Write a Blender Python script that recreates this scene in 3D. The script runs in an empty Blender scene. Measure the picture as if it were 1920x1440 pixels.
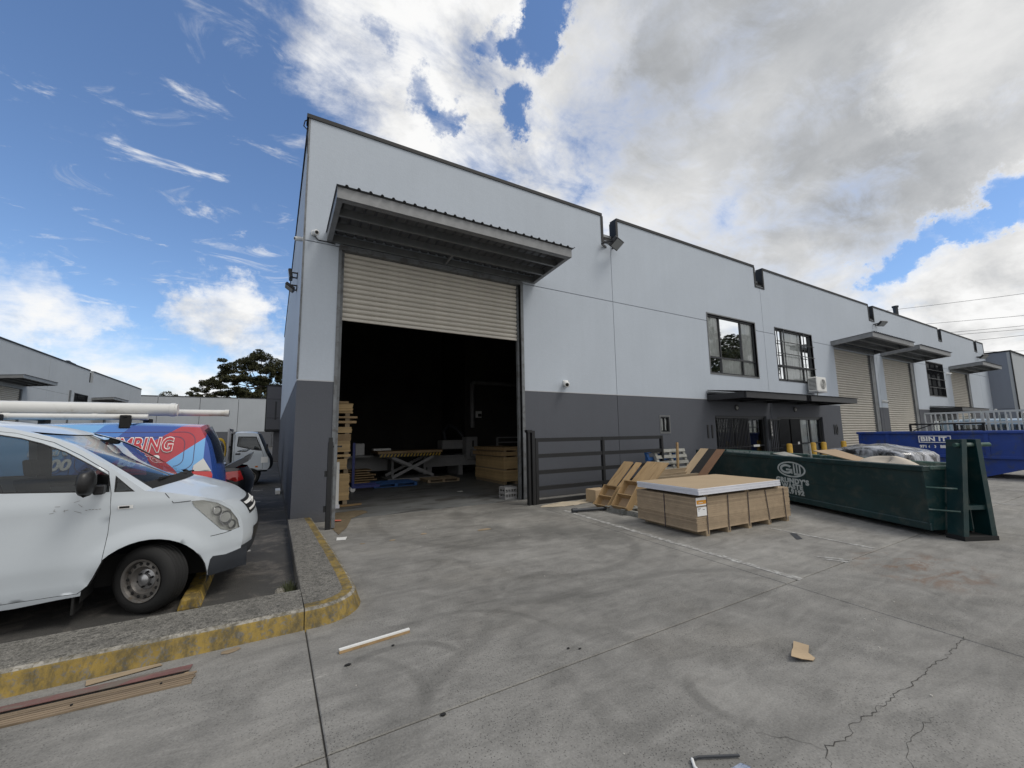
import bpy, bmesh, math, random
from mathutils import Vector, Matrix, geometry, noise as mnoise
from math import sin, cos, pi, radians, tan, atan2, sqrt, exp
random.seed(11)
SC = bpy.context.scene
COL = SC.collection

# ---------------------------------------------------------------- camera
YAW, PITCH, ROLL, FPX = 0.528069, 0.121278, -0.014883, 764.85
_f = Vector((sin(YAW)*cos(PITCH), cos(YAW)*cos(PITCH), sin(PITCH)))
_r0 = Vector((cos(YAW), -sin(YAW), 0)); _u0 = _r0.cross(_f)
_r = cos(ROLL)*_r0 + sin(ROLL)*_u0; _u = -sin(ROLL)*_r0 + cos(ROLL)*_u0
cam_data = bpy.data.cameras.new('camera')
cam_data.sensor_width = 36.0; cam_data.lens = FPX/1920*36.0
cam_data.clip_start = 0.05; cam_data.clip_end = 3000
cam = bpy.data.objects.new('camera', cam_data); COL.objects.link(cam)
cam.matrix_world = Matrix(((_r.x, _u.x, -_f.x, 0), (_r.y, _u.y, -_f.y, 0), (_r.z, _u.z, -_f.z, 1.6), (0, 0, 0, 1)))
SC.camera = cam
SC.render.resolution_x, SC.render.resolution_y = 1024, 768
SC.view_settings.view_transform = 'Standard'
SC.view_settings.look = 'None'
SC.view_settings.exposure = 0.0
SC.view_settings.gamma = 1.0
SC.view_settings.use_curve_mapping = False

def bearing(px, py):                       # a direction of the sky, as a unit vector
    v = _f*FPX + _r*(px-960) - _u*(py-720)
    return v.normalized()

# ---------------------------------------------------------------- node helper
class NT:
    def __init__(s, tree): s.t = tree; s.n = tree.nodes; s.l = tree.links
    def new(s, typ, **kw):
        n = s.n.new(typ)
        for k, v in kw.items(): setattr(n, k, v)
        return n
    def put(s, sock, v):
        if v is None: return
        if hasattr(v, 'is_output'): s.l.new(v, sock)
        else:
            try: sock.default_value = v
            except Exception:
                if isinstance(v, (int, float)): sock.default_value = (v, v, v) if len(sock.default_value) == 3 else (v, v, v, 1)
                else: sock.default_value = tuple(v)+(1,) if len(v) == 3 else tuple(v)[:3]
    def m(s, op, a, b=None, c=None, clamp=False):
        n = s.new('ShaderNodeMath', operation=op, use_clamp=clamp)
        s.put(n.inputs[0], a); s.put(n.inputs[1], b); s.put(n.inputs[2], c)
        return n.outputs[0]
    def v(s, op, a, b=None, out=0):
        n = s.new('ShaderNodeVectorMath', operation=op)
        s.put(n.inputs[0], a)
        if op == 'SCALE': s.put(n.inputs[3], b)
        else: s.put(n.inputs[1], b)
        return n.outputs['Value'] if op in ('DOT_PRODUCT', 'LENGTH', 'DISTANCE') else n.outputs[0]
    def step(s, x, a, b, lo=0.0, hi=1.0, smooth=True):
        n = s.new('ShaderNodeMapRange', interpolation_type='SMOOTHSTEP' if smooth else 'LINEAR')
        s.put(n.inputs['Value'], x); s.put(n.inputs['From Min'], a); s.put(n.inputs['From Max'], b)
        s.put(n.inputs['To Min'], lo); s.put(n.inputs['To Max'], hi)
        return n.outputs[0]
    def mix(s, f, a, b, typ='MIX'):
        n = s.new('ShaderNodeMix', data_type='RGBA', blend_type=typ)
        s.put(n.inputs[0], f); s.put(n.inputs[6], a); s.put(n.inputs[7], b)
        return n.outputs[2]
    def noise(s, vec, scale, detail=4, rough=.5, dist=0.0, dim='3D', lac=2.0):
        n = s.new('ShaderNodeTexNoise', noise_dimensions=dim)
        s.put(n.inputs['Vector'], vec); n.inputs['Scale'].default_value = scale
        n.inputs['Detail'].default_value = detail; n.inputs['Roughness'].default_value = rough
        n.inputs['Distortion'].default_value = dist; n.inputs['Lacunarity'].default_value = lac
        return n.outputs['Fac']
    def voro(s, vec, scale, feature='F1', rnd=1.0):
        n = s.new('ShaderNodeTexVoronoi', feature=feature)
        s.put(n.inputs['Vector'], vec); n.inputs['Scale'].default_value = scale; n.inputs['Randomness'].default_value = rnd
        return n
    def sep(s, v):
        n = s.new('ShaderNodeSeparateXYZ'); s.put(n.inputs[0], v); return n.outputs
    def comb(s, x, y, z):
        n = s.new('ShaderNodeCombineXYZ'); s.put(n.inputs[0], x); s.put(n.inputs[1], y); s.put(n.inputs[2], z); return n.outputs[0]
    def scale(s, v, k):
        return s.v('MULTIPLY', v, k)

# ---------------------------------------------------------------- sky and sun
SUN_EL, SUN_AZ = radians(58), radians(138)          # azimuth clockwise from +Y
world = bpy.data.worlds.new('World'); SC.world = world; world.use_nodes = True
w = NT(world.node_tree); w.n.clear()
sky = w.new('ShaderNodeTexSky', sky_type='NISHITA', sun_disc=False)
sky.sun_elevation = SUN_EL; sky.sun_rotation = SUN_AZ
sky.air_density = 1.0; sky.dust_density = 0.15; sky.ozone_density = 2.2
d = w.v('NORMALIZE', w.new('ShaderNodeTexCoord').outputs['Generated'])
dx, dy, dz = w.sep(d)
zz = w.m('ADD', w.m('MAXIMUM', dz, 0.0), 0.17)
q = w.comb(w.m('DIVIDE', dx, zz), w.m('DIVIDE', dy, zz), 0.0)        # the cloud layer seen from below
wn = w.new('ShaderNodeTexNoise'); wn.inputs['Scale'].default_value = 6.0; wn.inputs['Detail'].default_value = 9; wn.inputs['Roughness'].default_value = .68
w.l.new(d, wn.inputs['Vector'])
dd = w.v('NORMALIZE', w.v('ADD', d, w.v('SCALE', w.v('SUBTRACT', wn.outputs['Color'], (.5, .5, .5)), .24)))
def blob(px, py, r_in, r_out, amp):
    c = w.v('DOT_PRODUCT', dd, tuple(bearing(px, py)))
    return w.step(c, cos(radians(r_out)), cos(radians(r_in)), 0.0, amp)
CLOUD = [(1420, 60, 8, 22, .52), (1700, 160, 8, 22, .52), (1320, 320, 8, 17, .50), (1560, 320, 6, 15, .50), (1170, 250, 3, 9, .42), (1900, 100, 6, 22, .48), (1180, 400, 2, 9, .40),
         (1150, 60, 2, 8, .36), (1480, -500, 16, 44, .45), (2600, -900, 30, 60, .45), (3400, 200, 22, 50, .45), (1500, 470, 2, 8, .36),
         (740, 90, 4, 16, .37), (880, 240, 3, 12, .37), (1000, 330, 2, 10, .37), (640, 130, 1, 10, .26), (900, 0, 1, 8, .26), (560, 30, 1, 6, .16),
         (40, 560, 2, 7, .42), (150, 600, 1, 5, .38), (0, 640, 1, 7, .34), (410, 580, 2, 6.5, .44), (480, 640, 1, 6, .36), (540, 520, 1, 6, .16), (520, 420, 1, 7, .14),
         (200, 680, 1, 8, .26), (350, 690, 1, 7, .26), (1890, 480, 2, 7, .40), (1760, 580, 1, 7, .36), (1900, 600, 2, 9, .30), (1640, 590, 1, 6, .3),
         (380, 390, .3, 2.6, .11), (190, 400, .3, 3.6, .11), (310, 280, .3, 5, .08), (180, 110, .3, 3, .02), (470, 280, .3, 6, .12), (80, 260, .3, 4, .03), (530, 210, .3, 4, .12), (470, 350, .3, 4, .11), (270, 420, .3, 3, .10), (70, 90, .3, 2.5, .06)]
CLEAR = [(180, 150, 10, 32, -.17), (1008, 70, .4, 3.6, -.50), (1015, 0, .4, 3.8, -.48), (940, 70, .2, 2.4, -.22), (972, 215, .2, 2.6, -.34), (795, 150, .2, 2.6, -.24), (826, 205, .2, 2.2, -.26), (700, 60, .2, 2.0, -.12),
         (1915, 356, .4, 3.2, -.46), (1830, 402, .4, 2.8, -.40), (1755, 445, .4, 2.6, -.36), (1690, 488, .3, 2.4, -.34), (1640, 522, .3, 2.2, -.30), (650, 420, 1, 10, -.12)]
cover = None
for b in CLOUD:
    o = blob(*b); cover = o if cover is None else w.m('MAXIMUM', cover, o)
# unseen cloud added behind the camera and to the right, for whiter light
back = w.step(w.v('DOT_PRODUCT', dd, (-sin(YAW-.6), -cos(YAW-.6), .35)), -.35, .45, 0, .45)
cover = w.m('MAXIMUM', cover, back)
for b in CLEAR: cover = w.m('ADD', cover, blob(*b))
n1 = w.noise(w.v('ADD', q, (3.3, 1.7, 0)), 1.9, 12, .62, .25)
n2 = w.noise(w.v('ADD', w.scale(q, (1.0, 1.7, 1.0)), (8.3, 4.1, 0)), 4.2, 8, .66, .5)
lowmix = w.step(dz, .46, .16)                                       # heaped clouds low down are seen from the side
h1 = w.noise(w.v('MULTIPLY', d, (1, 1, 1.5)), 6.5, 11, .60, .2)
h4 = w.noise(w.v('ADD', w.v('MULTIPLY', d, (1, 1, 1.5)), (.022, -.018, .035)), 6.5, 8, .60, .2)
n1 = w.m('ADD', w.m('MULTIPLY', n1, w.m('SUBTRACT', 1.0, lowmix)), w.m('MULTIPLY', h1, lowmix))
n2 = w.m('ADD', .5, w.m('MULTIPLY', w.m('SUBTRACT', n2, .5), w.m('SUBTRACT', 1.0, w.m('MULTIPLY', lowmix, .75))))
dens = w.m('ADD', w.m('ADD', w.m('MULTIPLY', w.m('SUBTRACT', n1, .5), 1.10), w.m('MULTIPLY', w.m('SUBTRACT', n2, .5), .60)), w.m('SUBTRACT', cover, .14))
deck = w.step(w.v('DOT_PRODUCT', dd, tuple(bearing(1450, 170))), cos(radians(31)), cos(radians(12)))
alpha = w.m('MULTIPLY', w.step(dens, -.10, w.step(deck, 0, 1, .30, .44)), w.step(dz, -.01, .02))
wz = w.noise(w.v('ADD', w.scale(q, (1.0, 1.5, 1.0)), (2.2, 6.6, 0)), 4.6, 8, .64, .9)
wm = blob(330, 330, 6, 26, 1.0)
alpha = w.m('MAXIMUM', alpha, w.m('MULTIPLY', w.m('MULTIPLY', w.step(wz, .54, .78), wm), 1.0))
thick = w.step(dens, .08, .46)
n3 = w.noise(w.v('ADD', w.scale(q, (1.0, .8, 1)), (1.3, 9.7, 0)), 1.25, 7, .56, .7)
n4 = w.noise(w.v('ADD', q, (3.37, 1.62, 0.02)), 1.9, 8, .62, .25)         # the same cloud a step towards the sun
n4 = w.m('ADD', w.m('MULTIPLY', n4, w.m('SUBTRACT', 1.0, lowmix)), w.m('MULTIPLY', h4, lowmix))
relief = w.m('MULTIPLY', w.m('SUBTRACT', n1, n4), w.step(deck, 0, 1, 1.5, .45))
lum = w.m('SUBTRACT', .95, w.m('MULTIPLY', thick, w.m('ADD', .07, w.m('MULTIPLY', deck, .33))))
n5 = w.noise(w.v('ADD', w.scale(q, (.9, 1.1, 1)), (5.3, 2.7, 0)), .75, 3, .5, .8)
lum = w.m('ADD', lum, w.m('MULTIPLY', w.m('SUBTRACT', n3, .5), w.step(deck, 0, 1, .40, .46)))
lum = w.m('ADD', lum, w.m('MULTIPLY', w.m('MULTIPLY', w.m('SUBTRACT', n5, .5), deck), .40))
for gx, gy, gr, ga in ((1540, 290, 9, -.13), (1660, 390, 7, -.12), (1450, 60, 8, -.06), (1250, 200, 6, -.05), (1760, 130, 6, .09), (1880, 60, 7, .07), (1120, 90, 5, .12), (1690, 210, 3, .07), (1860, 230, 6, -.06), (1600, 120, 7, -.05), (1200, 420, 6, .08)):
    lum = w.m('ADD', lum, blob(gx, gy, .5, gr, ga))
lum = w.m('ADD', lum, relief)
lum = w.m('MINIMUM', w.m('MAXIMUM', lum, .37), .97)
ccol = w.mix(w.step(lum, .38, .85), (.94, .975, 1.02, 1), (1.0, 1.0, .995, 1))
ccol = w.v('MULTIPLY', ccol, w.comb(lum, lum, lum))
bg_sky = w.new('ShaderNodeBackground'); w.l.new(w.v('MULTIPLY', sky.outputs[0], (.86, .95, 1.06)), bg_sky.inputs[0]); bg_sky.inputs[1].default_value = 0.15
hazy = w.m('MULTIPLY', w.step(dz, .22, .0), .40)
bg_haze = w.new('ShaderNodeBackground'); bg_haze.inputs[0].default_value = (.66, .76, .88, 1); bg_haze.inputs[1].default_value = 1.0
bg_cl = w.new('ShaderNodeBackground'); w.l.new(ccol, bg_cl.inputs[0]); bg_cl.inputs[1].default_value = 1.0
mx0 = w.new('ShaderNodeMixShader'); w.l.new(hazy, mx0.inputs[0]); w.l.new(bg_sky.outputs[0], mx0.inputs[1]); w.l.new(bg_haze.outputs[0], mx0.inputs[2])
mx = w.new('ShaderNodeMixShader'); w.l.new(alpha, mx.inputs[0]); w.l.new(mx0.outputs[0], mx.inputs[1]); w.l.new(bg_cl.outputs[0], mx.inputs[2])
wo = w.new('ShaderNodeOutputWorld'); w.l.new(mx.outputs[0], wo.inputs[0])
world.cycles.sampling_method = 'MANUAL'; world.cycles.sample_map_resolution = 512

sun_d = bpy.data.lights.new('sun', 'SUN'); sun_d.energy = 1.5; sun_d.angle = radians(22); sun_d.color = (1.0, .95, .87)
sun = bpy.data.objects.new('sun', sun_d); COL.objects.link(sun)
sun.rotation_euler = Vector((sin(SUN_AZ)*cos(SUN_EL), cos(SUN_AZ)*cos(SUN_EL), sin(SUN_EL))).to_track_quat('Z', 'Y').to_euler()

# ---------------------------------------------------------------- materials
MATS = {}
def pbr(name, col, rough=.6, metal=0.0, var=0.0, vscale=3.0, col2=None, c2amt=.5, c2scale=2.0, bump=0.0, bscale=60.0, stretch=None, coat=0.0, spec=.5, alpha=None, fine=0.0, objvar=0.0, rvar=0.0):
    """A procedural surface: base colour, slow tone variation, a second colour in noise patches, fine grain and bump."""
    if name in MATS: return MATS[name]
    mt = bpy.data.materials.new(name); mt.use_nodes = True
    n = NT(mt.node_tree); b = n.n['Principled BSDF']
    co = n.new('ShaderNodeTexCoord').outputs['Object']
    if stretch: co = n.scale(co, stretch)
    c = tuple(col)+(1,)
    out = None
    if var:
        f = n.noise(co, vscale, 6, .6, .3)
        k = n.step(f, .25, .75, 1-var, 1+var, False)
        out = n.v('MULTIPLY', n.comb(k, k, k), tuple(col))
    if col2:
        f2 = n.step(n.noise(n.v('ADD', co, (7.1, 3.3, 1.9)), c2scale, 8, .65, .4), .62-.3*c2amt, .75-.2*c2amt)
        out = n.mix(f2, out if out is not None else c, tuple(col2)+(1,))
    if fine:
        f3 = n.step(n.noise(co, bscale*1.7, 3, .7), .3, .7, 1-fine, 1+fine, False)
        out = n.v('MULTIPLY', out if out is not None else n.comb(*col), n.comb(f3, f3, f3))
    if objvar:
        r = n.new('ShaderNodeObjectInfo').outputs['Random']
        k = n.step(r, 0, 1, 1-objvar, 1+objvar, False)
        out = n.v('MULTIPLY', out if out is not None else n.comb(*col), n.comb(k, k, k))
    n.put(b.inputs['Base Color'], out if out is not None else c)
    if rvar:
        n.put(b.inputs['Roughness'], n.step(n.noise(co, vscale*2.3, 6, .6), .3, .7, rough-rvar, rough+rvar, False))
    else: b.inputs['Roughness'].default_value = rough
    b.inputs['Metallic'].default_value = metal
    b.inputs['Specular IOR Level'].default_value = spec
    if coat: b.inputs['Coat Weight'].default_value = coat; b.inputs['Coat Roughness'].default_value = .05
    if bump:
        bp = n.new('ShaderNodeBump'); bp.inputs['Strength'].default_value = bump; bp.inputs['Distance'].default_value = .01
        n.put(bp.inputs['Height'], n.noise(co, bscale, 5, .65)); n.l.new(bp.outputs[0], b.inputs['Normal'])
    MATS[name] = mt
    return mt

def glass(name, tint=(.5, .55, .56), rough=.02, see=.6):
    """Window glass: part of the light passes, the rest is mirrored by Fresnel."""
    if name in MATS: return MATS[name]
    mt = bpy.data.materials.new(name); mt.use_nodes = True
    n = NT(mt.node_tree); n.n.clear()
    tr = n.new('ShaderNodeBsdfTransparent'); tr.inputs[0].default_value = tuple(c*see for c in tint)+(1,)
    gl = n.new('ShaderNodeBsdfGlossy'); gl.inputs['Roughness'].default_value = rough; gl.inputs[0].default_value = (.9, .93, .95, 1)
    fr = n.new('ShaderNodeFresnel'); fr.inputs[0].default_value = 1.55
    mx = n.new('ShaderNodeMixShader'); n.l.new(n.m('MULTIPLY', fr.outputs[0], 1.15, clamp=True), mx.inputs[0]); n.l.new(tr.outputs[0], mx.inputs[1]); n.l.new(gl.outputs[0], mx.inputs[2])
    o = n.new('ShaderNodeOutputMaterial'); n.l.new(mx.outputs[0], o.inputs[0])
    MATS[name] = mt
    return mt

# ---------------------------------------------------------------- objects
def tag(o, label=None, cat=None, group=None, kind=None):
    if label: o['label'] = label
    if cat: o['category'] = cat
    if group: o['group'] = group
    if kind: o['kind'] = kind
    return o
def thing(name, label, cat, loc=(0, 0, 0), rz=0.0, group=None):
    o = bpy.data.objects.new(name, None); COL.objects.link(o)
    o.empty_display_size = .2
    o.location = loc; o.rotation_euler = (0, 0, rz)
    return tag(o, label, cat, group)
def root_loc(o):
    while o.parent: o = o.parent
    return o.location, o.rotation_euler.z

class MB:
    """Collects shapes and links them as one mesh object."""
    def __init__(s): s.v = []; s.f = []; s.mi = []; s.cur = 0
    def add(s, vs, fs):
        k = len(s.v); s.v += [tuple(p) for p in vs]; s.f += [tuple(i+k for i in f) for f in fs]; s.mi += [s.cur]*len(fs)
        return s
    def box(s, a, b, M=None):
        x0, y0, z0 = a; x1, y1, z1 = b
        vs = [(x0,y0,z0),(x1,y0,z0),(x1,y1,z0),(x0,y1,z0),(x0,y0,z1),(x1,y0,z1),(x1,y1,z1),(x0,y1,z1)]
        if M is not None: vs = [M @ Vector(p) for p in vs]
        return s.add(vs, [(0,3,2,1),(4,5,6,7),(0,1,5,4),(1,2,6,5),(2,3,7,6),(3,0,4,7)])
    def bar(s, p, q, w, h=None, up=(0, 0, 1)):
        """A rectangular bar from p to q, w wide, h high."""
        p, q = Vector(p), Vector(q); h = h or w
        d = (q-p).normalized(); u = Vector(up)
        if abs(d.dot(u)) > .98: u = Vector((0, 1, 0))
        a = d.cross(u).normalized()*w/2; c = a.cross(d).normalized()*h/2
        vs = [e+i*a+j*c for e in (p, q) for i, j in ((-1,-1),(1,-1),(1,1),(-1,1))]
        return s.add(vs, [(0,1,2,3),(7,6,5,4),(0,4,5,1),(1,5,6,2),(2,6,7,3),(3,7,4,0)])
    def prism(s, poly, ax, a, b, M=None):
        """A 2D outline extruded along an axis: ax=0 outline is (y,z), 1 is (x,z), 2 is (x,y)."""
        n = len(poly)
        def P(p, t): 
            r = [(t, p[0], p[1]), (p[0], t, p[1]), (p[0], p[1], t)][ax]
            return M @ Vector(r) if M is not None else r
        vs = [P(p, a) for p in poly]+[P(p, b) for p in poly]
        fs = [tuple(range(n)), tuple(range(2*n-1, n-1, -1))]+[(i, n+i, n+(i+1) % n, (i+1) % n) for i in range(n)]
        return s.add(vs, fs)
    def tube(s, pts, r, n=10, cap=True, rs=None):
        pts = [Vector(p) for p in pts]; m = len(pts); vs = []; fs = []
        ref = None
        for i, p in enumerate(pts):
            t = (pts[min(i+1, m-1)]-pts[max(i-1, 0)]).normalized()
            if ref is None: ref = Vector((0, 0, 1)) if abs(t.z) < .9 else Vector((1, 0, 0))
            a = t.cross(ref).normalized(); b = a.cross(t).normalized(); ref = b
            rr = rs[i] if rs else r
            vs += [p+rr*(cos(2*pi*k/n)*a+sin(2*pi*k/n)*b) for k in range(n)]
        for i in range(m-1):
            for k in range(n): fs.append((i*n+k, i*n+(k+1) % n, (i+1)*n+(k+1) % n, (i+1)*n+k))
        if cap: fs += [tuple(range(n-1, -1, -1)), tuple(range((m-1)*n, m*n))]
        return s.add(vs, fs)
    def lathe(s, prof, n=32, M=None, axis=1, arc=2*pi):
        """prof: (r, t) pairs turned about the y axis (axis=1) or z axis (axis=2)."""
        m = len(prof); vs = []; fs = []
        cl = abs(arc-2*pi) < 1e-6; cnt = n if cl else n+1
        for k in range(cnt):
            a = arc*k/n
            for r, t in prof:
                p = (r*cos(a), t, r*sin(a)) if axis == 1 else (r*cos(a), r*sin(a), t)
                vs.append(M @ Vector(p) if M is not None else p)
        for k in range(n):
            k2 = (k+1) % cnt
            for i in range(m-1): fs.append((k*m+i, k*m+i+1, k2*m+i+1, k2*m+i))
        return s.add(vs, fs)
    def quad(s, a, b, c, d): return s.add([a, b, c, d], [(0, 1, 2, 3)])
    def grid(s, rows):
        m = len(rows[0]); vs = [p for r in rows for p in r]
        return s.add(vs, [(i*m+j, i*m+j+1, (i+1)*m+j+1, (i+1)*m+j) for i in range(len(rows)-1) for j in range(m-1)])
    def build(s, name, mat, parent=None, smooth=False, bevel=0.0, seg=1, world=False, label=None, kind=None, merge=False, wn=False, normals=True):
        me = bpy.data.meshes.new(name)
        vs = s.v
        if world and parent:
            l, rz = root_loc(parent); Mi = (Matrix.Translation(l) @ Matrix.Rotation(rz, 4, 'Z')).inverted()
            vs = [tuple(Mi @ Vector(p)) for p in vs]
        me.from_pydata(vs, [], s.f)
        for m_ in (mat if isinstance(mat, (list, tuple)) else [mat]): me.materials.append(m_)
        if max(s.mi, default=0) > 0: me.polygons.foreach_set('material_index', s.mi)
        bm = bmesh.new(); bm.from_mesh(me)
        if merge: bmesh.ops.remove_doubles(bm, verts=bm.verts, dist=1e-4)
        if normals: bmesh.ops.recalc_face_normals(bm, faces=bm.faces)
        if bevel:
            es = [e for e in bm.edges if len(e.link_faces) == 2 and e.calc_face_angle(0) > .5]
            try: bmesh.ops.bevel(bm, geom=es, offset=bevel, segments=seg, affect='EDGES', profile=.6)
            except Exception: pass
        bm.to_mesh(me); bm.free()
        if smooth:
            me.polygons.foreach_set('use_smooth', [True]*len(me.polygons))
            if smooth != 'all':
                try: me.set_sharp_from_angle(angle=radians(38))
                except Exception: pass
        o = bpy.data.objects.new(name, me); COL.objects.link(o)
        if parent: o.parent = parent
        if label: o['label'] = label
        if kind: o['kind'] = kind
        return o

def box(name, a, b, mat, parent=None, bevel=0.0, **kw):
    return MB().box(a, b).build(name, mat, parent, bevel=bevel, **kw)
def text(name, body, size, mat, parent, M, depth=.003, bold=0.0, sx=1.0, shear=0.0, align='CENTER', spacing=1.0, res=3, kind=None):
    """Lettering as a thin mesh; M places the text plane (x right, y up)."""
    cu = bpy.data.curves.new(name, 'FONT'); cu.body = body; cu.size = size; cu.extrude = depth/2; cu.offset = bold
    cu.align_x = align; cu.align_y = 'CENTER'; cu.shear = shear; cu.space_character = spacing; cu.resolution_u = res
    t = bpy.data.objects.new(name, cu); COL.objects.link(t)
    dg = bpy.context.evaluated_depsgraph_get(); dg.update()
    me = bpy.data.meshes.new_from_object(t.evaluated_get(dg)); me.name = name
    bpy.data.objects.remove(t); bpy.data.curves.remove(cu)
    me.transform(M @ Matrix.Diagonal((sx, 1, 1, 1)))
    me.materials.clear(); me.materials.append(mat)
    o = bpy.data.objects.new(name, me); COL.objects.link(o); o.parent = parent
    return o
def frame_M(o, x, y):                     # a text plane from its origin, its right and its up direction
    x = Vector(x).normalized(); y = Vector(y); y = (y-y.dot(x)*x).normalized(); z = x.cross(y)
    return Matrix(((x.x, y.x, z.x, o[0]), (x.y, y.y, z.y, o[1]), (x.z, y.z, z.z, o[2]), (0, 0, 0, 1)))
def copy_tree(o, parent=None):
    c = o.copy(); COL.objects.link(c)
    if parent is not None: c.parent = parent
    for ch in list(o.children): copy_tree(ch, c)
    return c
def smooth_line(pts, k=4):
    """Catmull-Rom through points of any dimension; a point given twice keeps its corner."""
    out = []; n = len(pts); P = [Vector(p) for p in pts]
    for i in range(n-1):
        if (P[i+1]-P[i]).length < 1e-9: continue
        p0 = P[i-1] if i > 0 else P[i]; p3 = P[i+2] if i+2 < n else P[i+1]
        p1, p2 = P[i], P[i+1]
        for j in range(k):
            t = j/k
            out.append(.5*((2*p1)+(p2-p0)*t+(2*p0-5*p1+4*p2-p3)*t*t+(3*p1-p0-3*p2+p3)*t**3))
    out.append(P[-1])
    return out
def inside(p, poly):
    x, y = p[0], p[1]; c = False; n = len(poly)
    for i in range(n):
        x1, y1 = poly[i][0], poly[i][1]; x2, y2 = poly[i-1][0], poly[i-1][1]
        if (y1 > y) != (y2 > y) and x < (x2-x1)*(y-y1)/(y2-y1)+x1: c = not c
    return c
def fill2d(poly, holes=(), step=.07):
    """Triangles over a 2D outline with holes, with inner points so that it can be bent."""
    def dens(l):
        o = []
        for i in range(len(l)):
            a, b = Vector(l[i][:2]), Vector(l[(i+1) % len(l)][:2]); k = max(1, int((b-a).length/step))
            o += [a+(b-a)*j/k for j in range(k)]
        return o
    loops = [dens(poly)]+[dens(h) for h in holes]
    vs = []; es = []
    for l in loops:
        k = len(vs); vs += l; es += [(k+i, k+(i+1) % len(l)) for i in range(len(l))]
    border = list(vs)
    x0, x1 = min(p.x for p in vs), max(p.x for p in vs); y0, y1 = min(p.y for p in vs), max(p.y for p in vs)
    for i in range(int((x1-x0)/step)+1):
        for j in range(int((y1-y0)/step)+1):
            p = Vector((x0+(i+.5+.25*(j % 2))*step, y0+(j+.5)*step))
            if inside(p, loops[0]) and not any(inside(p, h) for h in loops[1:]) and min((p-b).length_squared for b in border) > (step*.45)**2: vs.append(p)
    r = geometry.delaunay_2d_cdt(vs, es, [], 0, 1e-6)
    V, F = r[0], r[2]; out = []
    for f in F:
        c = sum((V[i] for i in f), Vector((0, 0)))/len(f)
        if inside(c, loops[0]) and not any(inside(c, h) for h in loops[1:]): out.append(tuple(f))
    return V, out

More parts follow.
